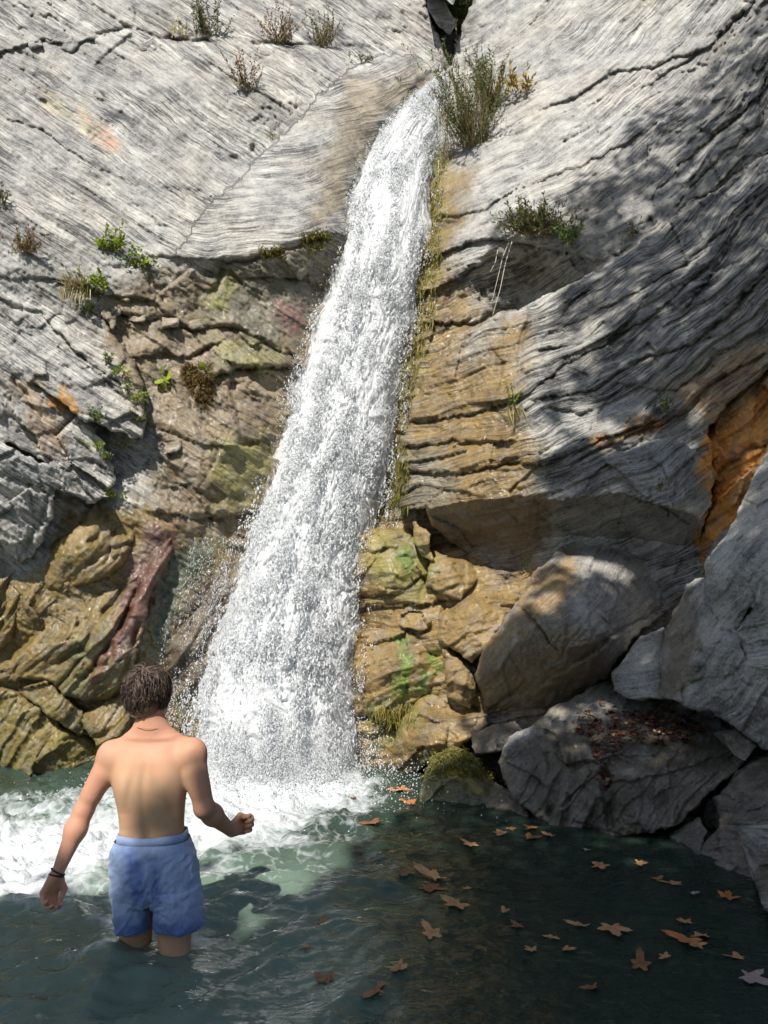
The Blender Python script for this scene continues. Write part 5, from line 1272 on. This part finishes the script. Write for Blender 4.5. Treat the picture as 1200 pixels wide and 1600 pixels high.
e = g.normal(size=(n, 3)) * 0.55 + np.array([0, 0, 1.0]) + 0.9 * SUNV; e /= np.linalg.norm(e, axis=1)[:, None]
a1 = np.cross(e, g.normal(size=(n, 3))); a1 /= np.linalg.norm(a1, axis=1)[:, None]
a2 = np.cross(e, a1)
s_ = g.uniform(0.12, 0.21, n)
V = LC[:, None] + s_[:, None, None] * (LEAFV[None, :, 0, None] * a1[:, None] + LEAFV[None, :, 1, None] * a2[:, None] + LEAFV[None, :, 2, None] * e[:, None])
F = LEAFF[None] + len(LEAFV) * np.arange(n)[:, None, None]
TB = np.array([-0.6, -5.2, 2.0])
tree = empty('plane_tree', tuple(TB), 'large plane tree on the bank behind the viewer, shading the pool', 'tree')
add('crown', mk_mesh('crown', (V - TB).reshape(-1, 3), F.reshape(-1, 3)), PAL['green'], tree)
BARK = plain('plane_bark', (0.24, 0.21, 0.16), 0.9)
cc = LC.mean(0)
def limb(a, b, r0, r1, sag, seed):
    g = np.random.default_rng(seed); t = np.linspace(0, 1, 12)
    path = np.array(a) * (1 - t)[:, None] + np.array(b) * t[:, None] + np.stack([0.18 * fbm(t * 2.2, 0 * t + 3, 2, seed), 0.18 * fbm(t * 2.2, 0 * t + 9, 2, seed), sag * np.sin(t * np.pi)], -1) * (np.sin(t * np.pi) ** 0.5)[:, None]
    return tube(path, r0 + (r1 - r0) * t, 8)
fork = np.array([cc[0] - 0.6, cc[1] - 2.6, 5.6])
V, F = limb(TB + [0, 0, -0.6], fork, 0.30, 0.20, 0.2, 1)
add('trunk', mk_mesh('trunk', V - TB, F), BARK, tree)
far = LC[g.choice(n, 16, False)]
for k in range(16):
    V, F = limb(fork, fork + (far[k] - fork) * 0.93, 0.075, 0.015, 0.35, 20 + k)
    add('branch', mk_mesh('branch', V - TB, F), BARK, tree)

# litter of dead leaves on the shelf of the low boulder, far too many to count
g = np.random.default_rng(88)
LIT = np.array([(885, 1132), (960, 1106), (1080, 1118), (1112, 1148), (1062, 1166), (985, 1160), (948, 1180), (958, 1236), (942, 1240), (926, 1168)], float)
Vs, Fs, n0 = [], [], 0
for k in range(330):
    while True:
        u, v = g.uniform(880, 1115), g.uniform(1104, 1242)
        if poly_sd(np.array([u]), np.array([v]), LIT)[0] + g.normal(0, 5) > 0: break
    p, nn = cast(u, v)
    z = nn * 0.5 + np.array([0, 0, 1.0]) + g.normal(0, 0.3, 3); z /= np.linalg.norm(z)
    a = np.cross(z, g.normal(size=3)); a /= np.linalg.norm(a); b = np.cross(z, a)
    V, F = palmate(0.5, k % 7)
    s = g.uniform(0.03, 0.085)
    Vs.append(p + z * g.uniform(0.005, 0.035) + s * (V[:, :1] * a + V[:, 1:2] * b + V[:, 2:] * z)); Fs.append(F + n0); n0 += len(V)
add('leaf_litter', mk_mesh('leaf_litter', np.concatenate(Vs), np.concatenate(Fs)), leaf_material('dead_leaf', [(0, (0.05, 0.02, 0.015)), (0.45, (0.12, 0.04, 0.025)), (0.8, (0.22, 0.10, 0.05)), (1, (0.45, 0.30, 0.15))], 0.1), None,
    'dark red brown dead leaves lying on the low boulder shelf', 'leaf litter', None, 'stuff')

# ------------------------------------------------------------------ pool: bed, water surface with foam
def bed_material():
    N = NT('pool_bed')
    pos = N.n('ShaderNodeTexCoord').outputs['Object']
    c = N.ramp(N.noise(pos, 3.0, 6, 0.65), [(0.3, (0.035, 0.045, 0.03)), (0.5, (0.10, 0.10, 0.065)), (0.7, (0.2, 0.18, 0.13))])
    N.surf(N.n('ShaderNodeBsdfPrincipled', {'Base Color': c, 'Roughness': 0.8, 'Normal': N.bump(N.noise(pos, 9.0, 5), 0.05)}).outputs[0])
    return N.m
bx, by = np.meshgrid(np.linspace(-60, 60, 140) ** 3 / 3600, np.linspace(-4.1, 4.1, 160) ** 3)
bz = -0.62 + 0.10 * fbm(bx * 0.8, by * 0.8, 4, 201) + 0.04 * fbm(bx * 3, by * 3, 3, 202)
bz = bz + 3.2 * sstep(0.6, -9.0, by) * sstep(0.3, -3, by)                # the gravel bank rises behind the camera
bz = bz - 0.25 * np.exp(-((bx - 0.9) ** 2 / 2.5 + (by - 4.4) ** 2 / 1.2))
def grid_faces(nv, nu):
    ids = np.arange(nv * nu).reshape(nv, nu)
    return np.stack([ids[:-1, :-1], ids[:-1, 1:], ids[1:, 1:], ids[1:, :-1]], -1).reshape(-1, 4)
ground = add('ground', mk_mesh('ground', np.stack([bx, by, bz], -1).reshape(-1, 3), grid_faces(*bx.shape)), bed_material(), kind='structure')
def water_material():
    N = NT('pool_water')
    pos = N.n('ShaderNodeTexCoord').outputs['Object']
    fm = N.n('ShaderNodeSeparateXYZ', {0: N.attr('foam')})
    mask, milk_lift = fm.outputs[0], fm.outputs[1]
    rip = N.math('ADD', N.noise(N.vmul(pos, (1.0, 1.6, 1.0)), 7.0, 3, 0.5, 0.6), N.math('MULTIPLY', N.noise(N.vmul(pos, (1.0, 1.5, 1.0)), 22.0, 2, 0.5, 0.4), 0.35))
    nrm = N.bump(rip, 0.035, 0.55)
    murk = N.n('ShaderNodeBsdfDiffuse', {'Color': N.mix(milk_lift, (0.036, 0.062, 0.046), (0.18, 0.255, 0.195))})
    clear = N.n('ShaderNodeBsdfTransparent', {'Color': (0.42, 0.62, 0.52, 1)})
    body = N.n('ShaderNodeMixShader', {0: N.math('ADD', 0.55, N.math('MULTIPLY', milk_lift, 0.45)), 1: clear.outputs[0], 2: murk.outputs[0]})
    gl = N.n('ShaderNodeBsdfGlossy', {'Color': (1, 1, 1, 1), 'Roughness': 0.04, 'Normal': nrm})
    fr = N.n('ShaderNodeFresnel', {'IOR': 1.34, 'Normal': nrm})
    wat = N.n('ShaderNodeMixShader', {0: fr.outputs[0], 1: body.outputs[0], 2: gl.outputs[0]})
    # foam: broken lacework where the churned water carries bubbles
    wv = N.n('ShaderNodeVectorMath', {0: pos, 1: N.vmul(N.n('ShaderNodeTexNoise', {'Vector': pos, 'Scale': 3.0, 'Detail': 3.0}).outputs['Color'], (0.35, 0.35, 0.0))}, operation='ADD').outputs[0]
    n1 = N.noise(wv, 5.0, 8, 0.68, 0.5)
    n2 = N.noise(wv, 26.0, 4, 0.6)
    cell = N.n('ShaderNodeTexVoronoi', {'Vector': wv, 'Scale': 9.0}, feature='DISTANCE_TO_EDGE').outputs['Distance']
    lace = N.ramp(cell, [(0.0, 1.0), (0.16, 0.0)])
    f = N.math('ADD', N.math('ADD', N.math('MULTIPLY', n1, 0.75), N.math('MULTIPLY', n2, 0.3)), N.math('MULTIPLY', lace, 0.10))
    f = N.math('ADD', f, N.math('SUBTRACT', N.math('MULTIPLY', mask, 1.05), 0.92))
    fac = N.ramp(f, [(0.08, 0.0), (0.26, 0.6), (0.50, 1.0)])
    fd = N.n('ShaderNodeBsdfPrincipled', {'Base Color': (0.64, 0.67, 0.68, 1), 'Roughness': 0.55, 'Normal': N.bump(N.math('ADD', n1, n2), 0.03, 0.7)})
    out = N.n('ShaderNodeMixShader', {0: fac, 1: wat.outputs[0], 2: fd.outputs[0]})
    N.surf(out.outputs[0])
    return N.m
FALL = on_level(425, 1236)
wx, wy = np.meshgrid(uneven_grid(-14, -3.6, 3.2, 14, 0.016, 0.25), uneven_grid(-6, 2.0, 7.2, 9, 0.016, 0.25))
pu, pv = project(np.stack([wx, wy, 0 * wx], -1))
r = np.hypot((wx - FALL[0]) * 0.85, wy - FALL[1])
FOAM = [(-120, 1250), (40, 1238), (160, 1222), (300, 1208), (420, 1205), (560, 1212), (612, 1238), (560, 1268), (480, 1292), (400, 1322), (340, 1335), (190, 1352), (110, 1392), (0, 1402), (-120, 1430)]
FOAM2 = [(-120, 1300), (200, 1290), (420, 1260), (640, 1260), (600, 1320), (520, 1420), (340, 1450), (330, 1500), (160, 1490), (0, 1480), (-120, 1480)]
m1 = sstep(-45, 40, poly_sd(pu, pv, FOAM) + 16 * fbm(wx * 2, wy * 2, 3, 205)); m2 = sstep(-40, 60, poly_sd(pu, pv, FOAM2) + 20 * fbm(wx * 1.6, wy * 1.6, 3, 206))
wake = np.exp(-(((pu - 150) / 100) ** 2 + ((pv - 1512 + 0.30 * (pu - 150)) / 26) ** 2)) + 0.9 * np.exp(-(((pu - 300) / 60) ** 2 + ((pv - 1490) / 14) ** 2)) + 0.9 * np.exp(-(((pu - 205) / 50) ** 2 + ((pv - 1462) / 14) ** 2))
front = (pv > 1180) & (wy > 1.5)
mask = np.where(front, np.clip(0.52 * m1 + 0.42 * m2 + 0.52 * wake, 0, 1), 0.0)
mask = np.clip(mask + 0.55 * np.exp(-(r / 0.55) ** 2), 0, 1.15)
calm = sstep(480, 760, pu)
milk_lift = np.where(front, np.clip(0.45 * m1 + 0.10 * m2 + 0.78 * (1 - calm) * sstep(1280, 1430, pv), 0, 1), 0.1)  # bubbles by the foam; near left water painted lighter to offset deep shade
swell = np.exp(-r / 1.5)
wz = 0.05 * swell * ridged(wx * 2.2, wy * 2.6, 3, 207) + 0.06 * m1 * front * fbm(wx * 5, wy * 5, 4, 208, 0.62) + 0.05 * np.exp(-((wx + 1.13) / 0.16) ** 2 - ((wy - 3.22) / 0.16) ** 2)
chop = 0.042 * ridged(0.8 * wx + 0.9 * wy + 0.4 * fbm(wx, wy, 2, 210), 1.4 * (wy - 0.9 * wx), 3, 209, 0.5) + 0.010 * fbm(wx * 6, wy * 8, 3, 211)
wz = wz + chop * (1 - 0.86 * calm) * np.where(front, 1, 0.4) + 0.012 * np.sin(r * 13 - 1.0) * np.exp(-r / 1.6) * (1 - 0.5 * calm)
pool = add('pool_water', mk_mesh('pool_water', np.stack([wx, wy, wz], -1).reshape(-1, 3), grid_faces(*wx.shape), True,
           {'foam': np.stack([mask.ravel(), milk_lift.ravel(), 0 * mask.ravel()], -1)}), water_material(), kind='structure')
pool['label'] = 'dark green pool with white foam below the fall'

# ------------------------------------------------------------------ waterfall
VV = np.array([112, 150, 200, 250, 300, 350, 400, 450, 500, 550, 600, 650, 700, 750, 800, 850, 900, 950, 1000, 1050, 1100, 1150, 1200, 1250.])
LL = np.array([694, 640, 594, 562, 542, 525, 512, 502, 484, 468, 455, 440, 424, 410, 396, 382, 366, 350, 334, 320, 312, 310, 308, 300.])
RR = np.array([700, 696, 686, 676, 670, 667, 659, 650, 643, 631, 624, 617, 608, 598, 588, 579, 572, 566, 561, 556, 553, 552, 554, 560.])
YY = np.interp(VV, [112, 160, 200, 300, 400, 600, 800, 1000, 1250], [9.75, 9.15, 8.85, 8.25, 7.9, 7.45, 7.1, 6.75, 6.3])
def fall_at(a, v, off=0.0):
    """a in -1..1 across the fall, v photo row; the stream bellies towards the viewer"""
    L, Rr, Y = np.interp(v, VV, LL), np.interp(v, VV, RR), np.interp(v, VV, YY)
    u = 0.5 * (L + Rr) + 0.5 * (Rr - L) * a
    return u, v, Y + 0.28 * np.minimum(np.abs(a), 1.3) ** 2 * np.interp(v, [112, 300, 1250], [0.4, 0.8, 1.2]) + off
def fall_material(name, cover):
    N = NT(name)
    pos = N.n('ShaderNodeTexCoord').outputs['Object']
    d = N.n('ShaderNodeBsdfPrincipled', {'Base Color': (0.90, 0.915, 0.93, 1), 'Roughness': 0.35})
    tr = N.n('ShaderNodeBsdfTranslucent', {'Color': (0.93, 0.95, 0.96, 1)})
    s = N.n('ShaderNodeMixShader', {0: 0.42, 1: d.outputs[0], 2: tr.outputs[0]}).outputs[0]
    if cover:
        st = N.attr('st')
        sx = N.n('ShaderNodeSeparateXYZ', {0: st})
        n = N.math('ADD', N.math('MULTIPLY', N.noise(N.vmul(st, (24.0, 2.4, 1.0)), 1.0, 6, 0.7, 0.5), 0.65), N.math('MULTIPLY', N.noise(N.vmul(st, (75.0, 15.0, 1.0)), 1.0, 4, 0.65, 0.3), 0.45))
        f = N.math('ADD', n, sx.outputs[2])
        fac = N.ramp(f, [(0.46, 0.0), (0.66, 1.0)])
        s = N.n('ShaderNodeMixShader', {0: fac, 1: N.n('ShaderNodeBsdfTransparent').outputs[0], 2: s}).outputs[0]
    N.surf(s)
    return N.m
WSHEET, WDROP = fall_material('falling_water_sheet', True), fall_material('water_drops', False)
fall = empty('waterfall', tuple(FALL), 'tall white waterfall pouring from the notch into the pool', 'waterfall')
def to_fall(P): return P - np.array(FALL)
def fall_sheet(width, off, amp, dens, seed):
    a, v = np.meshgrid(np.linspace(-width, width, 110), np.arange(112, 1262, 2.4))
    u, v, Y = fall_at(a, v, off)
    ww = np.interp(v, VV, RR - LL) * M
    x, z = a * ww * 0.5 + 0.25 * fbm(a * 2, v / 120, 2, seed), v * M
    rel = amp * (0.6 * fbm(x * 6, z * 1.5, 4, seed + 1, 0.6) + 0.5 * ridged(x * 16, z * 4.5, 3, seed + 2, 0.6) + 0.35 * fbm(x * 45, z * 16, 2, seed + 3))
    Y = Y - rel
    u = u + 7 * fbm(z * 2.2 + np.sign(a) * 5, a * 0 + seed, 3, seed + 5) * np.abs(a)
    edge = 0.30 * (1 - sstep(0.55, 1.0, np.abs(a) / width)) + dens - 0.10 * sstep(330, 150, v) + 0.05 * sstep(600, 1000, v)
    return add('water_sheet', mk_mesh('water_sheet', to_fall(unproj(u, v, Y)).reshape(-1, 3), grid_faces(*a.shape), True,
               {'st': np.stack([x, z, edge], -1).reshape(-1, 3)}), WSHEET, fall)
fall_sheet(1.04, 0.05, 0.040, 0.01, 301)
fall_sheet(0.96, -0.08, 0.050, -0.12, 311)
OCT = np.array([(1, 0, 0), (-1, 0, 0), (0, 1, 0), (0, -1, 0), (0, 0, 1), (0, 0, -1.0)])
OCF = np.array([(0, 2, 4), (2, 1, 4), (1, 3, 4), (3, 0, 4), (2, 0, 5), (1, 2, 5), (3, 1, 5), (0, 3, 5)])
def drops(P, rad, stretch, axis, seed):
    """many small stretched drops in one mesh"""
    g = np.random.default_rng(seed)
    n = len(P)
    ax = axis + 0.35 * g.normal(size=(n, 3)); ax /= np.linalg.norm(ax, axis=1)[:, None]
    h = g.normal(size=(n, 3)); b = np.cross(ax, h); b /= np.linalg.norm(b, axis=1)[:, None]
    c = np.cross(ax, b)
    V = (OCT[None, :, 0, None] * b[:, None] + OCT[None, :, 1, None] * c[:, None]) * rad[:, None, None] + OCT[None, :, 2, None] * ax[:, None] * (rad * stretch)[:, None, None]
    V = V + P[:, None]
    Fd = OCF[None] + 6 * np.arange(n)[:, None, None]
    return V.reshape(-1, 3), Fd.reshape(-1, 3)
g = np.random.default_rng(5)
def fall_drops(n, spread, lo, hi, r0, r1, off, seed, clump):
    g = np.random.default_rng(seed)
    k = n * 3
    v = g.uniform(118, 1250, k); a = g.normal(0, spread, k)
    x, z = a * np.interp(v, VV, RR - LL) * M * 0.5, v * M
    p = sstep(-clump, 0.5, fbm(x * 7, z * 1.8, 3, seed + 1) + 0.4 * fbm(x * 22, z * 8, 2, seed + 2)) * np.interp(v, [118, 200, 400, 1250], [0.25, 0.5, 0.8, 1.0])
    ok = (g.uniform(size=k) < p) & (np.abs(a) < 1.75)
    v, a = v[ok][:n], a[ok][:n]
    off = off * g.normal(size=len(v)) * np.interp(v, [118, 400, 1250], [0.4, 1, 1.5])
    u, v, Y = fall_at(a, v, -0.10 + off)
    P = to_fall(unproj(u, v, Y))
    d = fall_at(a, v + 4)
    ax = unproj(d[0], d[1], d[2]) - unproj(*fall_at(a, v)); ax /= np.linalg.norm(ax, axis=1)[:, None]
    rad = r0 * np.exp(g.normal(0, 0.45, len(v))); rad = np.clip(rad, r0 * 0.4, r1)
    return drops(P, rad, g.uniform(lo, hi, len(v)), ax, seed + 3)
V, F = fall_drops(80000, 0.56, 1.4, 5.0, 0.0038, 0.011, 0.08, 401, 0.25)
add('spray', mk_mesh('spray', V, F, True), WDROP, fall, kind='stuff')
V, F = fall_drops(50000, 0.80, 0.9, 2.2, 0.0025, 0.006, 0.14, 411, 0.5)
add('spray', mk_mesh('spray', V, F, True), WDROP, fall, kind='stuff')
# mist and thrown drops round the foot, thin veil on the left rock
n = 16000
ang, rr = g.uniform(0, 2 * np.pi, n), np.abs(g.normal(0, 0.55, n))
P = np.array([FALL[0] + 0.05, FALL[1] - 0.02, 0]) + np.stack([np.cos(ang) * rr * 1.25, np.sin(ang) * rr * 0.8 - 0.05, np.abs(g.normal(0, 0.22, n)) * np.exp(-rr * 0.9) + 0.02], -1)
V, F = drops(to_fall(P), np.clip(0.0032 * np.exp(g.normal(0, 0.45, n)), 0.0015, 0.008), g.uniform(0.9, 1.6, n), np.array([0, 0, 1.0]), 421)
add('splash', mk_mesh('splash', V, F, True), WDROP, fall, kind='stuff')
n = 6500
v = g.uniform(840, 1215, n); lo = np.interp(v, [840, 1000, 1215], [300, 245, 235]); hi = np.interp(v, VV, LL) + 10
u = lo + (hi - lo) * g.uniform(0, 1, n) ** 0.7
ok = g.uniform(size=n) < sstep(-0.5, 0.6, fbm(u / 14 + v / 60, v / 160, 3, 431))
u, v = u[ok], v[ok]
V, F = drops(to_fall(unproj(u, v, np.interp(v, [840, 1215], [6.85, 6.6]) + g.normal(0, 0.05, len(u)))), np.clip(0.0017 * np.exp(g.normal(0, 0.4, len(u))), 0.0008, 0.0032), g.uniform(2, 9, len(u)), np.array([-0.12, -0.1, -1.0]), 432)
add('water_veil', mk_mesh('water_veil', V, F, True), WDROP, fall, kind='stuff')
# soft mist hanging over the foot of the fall
def mist_material():
    N = NT('mist')
    pos = N.n('ShaderNodeTexCoord').outputs['Object']
    r_ = N.n('ShaderNodeVectorMath', {0: pos}, operation='LENGTH').outputs['Value']
    den = N.math('MULTIPLY', N.math('POWER', N.math('SUBTRACT', 1.0, r_, True), 1.5), N.math('MULTIPLY', N.noise(pos, 2.5, 3), 1.6))
    v = N.n('ShaderNodeVolumePrincipled', {'Color': (0.97, 0.98, 1.0, 1), 'Density': den, 'Anisotropy': 0.1})
    N.t.links.new(v.outputs[0], N.out.inputs['Volume'])
    return N.m
th, ph = np.meshgrid(np.linspace(0, 2 * np.pi, 28, endpoint=False), np.linspace(0.02, np.pi - 0.02, 14))
V = np.stack([np.sin(ph) * np.cos(th), np.sin(ph) * np.sin(th), np.cos(ph)], -1).reshape(-1, 3)
i, j = np.meshgrid(np.arange(13), np.arange(28), indexing='ij')
F = np.stack([i * 28 + j, (i + 1) * 28 + j, (i + 1) * 28 + (j + 1) % 28, i * 28 + (j + 1) % 28], -1).reshape(-1, 4)
caps = [np.array([[0, k, k + 1] for k in range(1, 27)]), np.array([[13 * 28, 13 * 28 + k + 1, 13 * 28 + k] for k in range(1, 27)])]
mist = add('mist', mk_mesh('mist', V, [F] + caps), mist_material(), fall, kind='stuff')
mist.location = (0.05, -0.05, 0.30); mist.scale = (0.95, 0.50, 0.62)

# ------------------------------------------------------------------ fallen plane leaves on the pool
def fallen_material(name, c0, c1):
    N = NT(name)
    pos = N.n('ShaderNodeTexCoord').outputs['Object']
    c = N.mix(N.ramp(N.noise(pos, 4.0, 5, 0.6), [(0.35, 0.0), (0.65, 1.0)]), c0, c1)
    N.surf(N.n('ShaderNodeBsdfPrincipled', {'Base Color': c, 'Roughness': 0.45, 'Normal': N.bump(N.noise(pos, 12.0, 4), 0.05, 0.5)}).outputs[0])
    return N.m
FM = [fallen_material('tan_fallen_leaf', (0.40, 0.19, 0.07), (0.64, 0.38, 0.19)), fallen_material('orange_fallen_leaf', (0.50, 0.17, 0.05), (0.62, 0.27, 0.09)), fallen_material('brown_fallen_leaf', (0.16, 0.07, 0.03), (0.36, 0.17, 0.075)), fallen_material('grey_fallen_leaf', (0.34, 0.27, 0.24), (0.46, 0.36, 0.32))]
LM = {}
for k in range(10):
    V, F = palmate(0.05 + 0.025 * (k % 5), 40 + k)
    for m in range(4):
        me = mk_mesh('fallen_leaf', V, F); me.materials.append(FM[m]); LM[k, m] = me
FL = 'fallen leaves floating on the pool'
LEAVES = [  # photo pixel, size px, turn, shape, colour, label
    (736, 1327, 34, 0.4, 0, 0, 'tan leaf floating alone below the mossy rock'), (784, 1311, 28, 1.4, 1, 0, 'tan leaf left of the leaf cluster at the boulder foot'), (832, 1300, 30, 2.2, 2, 1, 'orange leaf at the foot of the leafy boulder, farthest back of its cluster'),
    (826, 1316, 36, 5.0, 3, 2, 'brown leaf in front of the cluster by the leafy boulder'), (861, 1312, 22, 0.9, 4, 0, 'small leaf at the right end of the boulder foot cluster'), (797, 1301, 18, 3.3, 0, 2, 'tiny brown leaf between the wet stone and the cluster'),
    (940, 1356, 34, 1.9, 1, 0, 'tan leaf under the dark front of the leafy boulder'), (998, 1354, 30, 4.1, 2, 0, 'leaf right of the tan one under the leafy boulder front'), (916, 1332, 18, 2.6, 3, 3, 'pale small leaf tucked against the boulder shadow'),
    (1029, 1381, 22, 0.3, 4, 2, 'first small leaf of the row leading to the right bank'), (1056, 1388, 28, 1.2, 0, 0, 'middle leaf of the row leading to the right bank'), (1084, 1400, 20, 3.8, 1, 3, 'last pale leaf of the row leading to the right bank'),
    (1136, 1408, 42, 5.6, 2, 1, 'orange leaf nearest the lumpy rock'), (635, 1377, 34, 2.9, 3, 2, 'brown leaf left of the big leaf raft'), (678, 1383, 58, 0.7, 4, 0, 'big tan leaf of the raft in the middle of the pool'), (668, 1395, 40, 4.4, 0, 2, 'brown leaf under the near side of the big raft leaf'),
    (731, 1397, 20, 1.0, 1, 0, 'small leaf right of the big raft'), (715, 1422, 52, 2.0, 2, 0, 'wide tan leaf below the raft'), (787, 1431, 26, 5.2, 3, 0, 'upright curled leaf right of the wide tan leaf'), (811, 1451, 24, 1.6, 4, 2, 'thin brown leaf below the curled one'),
    (675, 1468, 54, 0.2, 0, 0, 'large light tan leaf, biggest on the sunny streak'), (864, 1473, 24, 2.5, 1, 0, 'narrow leaf in open dark water, left of the forked leaf'), (883, 1492, 28, 4.8, 2, 0, 'curled leaf just below the narrow one'), (832, 1492, 20, 0.6, 3, 0, 'small pale leaf left of the curled pair'),
    (911, 1453, 32, 1.3, 4, 0, 'flat sliver of a leaf left of the forked leaf'), (957, 1457, 42, 3.1, 0, 0, 'forked light leaf in the dark open water'), (1072, 1449, 34, 0.1, 1, 0, 'light leaf on top of the red brown cluster at right'), (1074, 1475, 52, 2.3, 2, 1, 'red brown leaf, biggest of the right cluster'),
    (1099, 1466, 40, 1.7, 3, 0, 'pale leaf on the right side of the red brown cluster'), (1086, 1483, 28, 3.6, 4, 0, 'small pale leaf at the near side of the red brown cluster'), (1000, 1513, 60, 5.9, 0, 2, 'wide dull brown leaf between the forked leaf and the front edge'), (1040, 1501, 22, 0.8, 1, 0, 'small leaf at the tip of the wide dull one'),
    (1155, 1504, 34, 1.1, 2, 0, 'tan leaf near the right edge of the water'), (1170, 1534, 46, 4.0, 3, 3, 'greyish pink leaf in the lower right corner'), (627, 1527, 42, 2.7, 4, 0, 'leaf on the bright streak near the bottom'), (587, 1567, 52, 1.5, 0, 2, 'brown leaf lowest on the bright streak'),
    (552, 1268, 16, 0.5, 1, 1, 'small orange leaf at the edge of the foam'), (581, 1297, 40, 3.4, 2, 2, 'sunken looking brown leaf right of the foam'), (640, 1262, 46, 0.0, 3, 1, 'bright orange leaf in front of the mossy rock'), (624, 1240, 60, 1.9, 4, 1, 'bright orange leaf stranded at the foot of the algae rocks'),
    (613, 1343, 24, 2.4, 0, 0, 'small pale leaf between foam edge and the raft'), (502, 1457, 34, 4.6, 1, 2, 'brown leaf on the rippled water right of the bather'), (480, 1500, 22, 1.8, 2, 0, 'small tan leaf on the ripples in front of the bather'), (512, 1550, 30, 0.9, 3, 2, 'brown leaf low in the middle of the ripples'), (928, 1548, 34, 2.1, 4, 2, 'dark brown leaf in the darkest near water')]
def wave_h(x, y):
    i = np.clip(np.searchsorted(wx[0], x), 0, wx.shape[1] - 1); j = np.clip(np.searchsorted(wy[:, 0], y), 0, wy.shape[0] - 1)
    return float(wz[j, i])
for k, (u, v, s, rot, sh_, m, lab) in enumerate(LEAVES):
    p = on_level(u, v)
    pm = math.hypot(p[1], CAMH) / FPX
    o = add('fallen_leaf', LM[sh_ + 5 * (k % 2), m], None, None, lab, 'leaf', FL, loc=(p[0], p[1], wave_h(p[0], p[1]) + 0.009))
    z = s * pm * 1.32
    o.scale = (z * (0.75 + 0.25 * math.sin(k * 3.1)), z * (0.9 + 0.15 * math.cos(k * 1.3)), z); o.rotation_euler = (0.07 * math.sin(k * 1.9), 0.07 * math.cos(k * 2.7), rot)
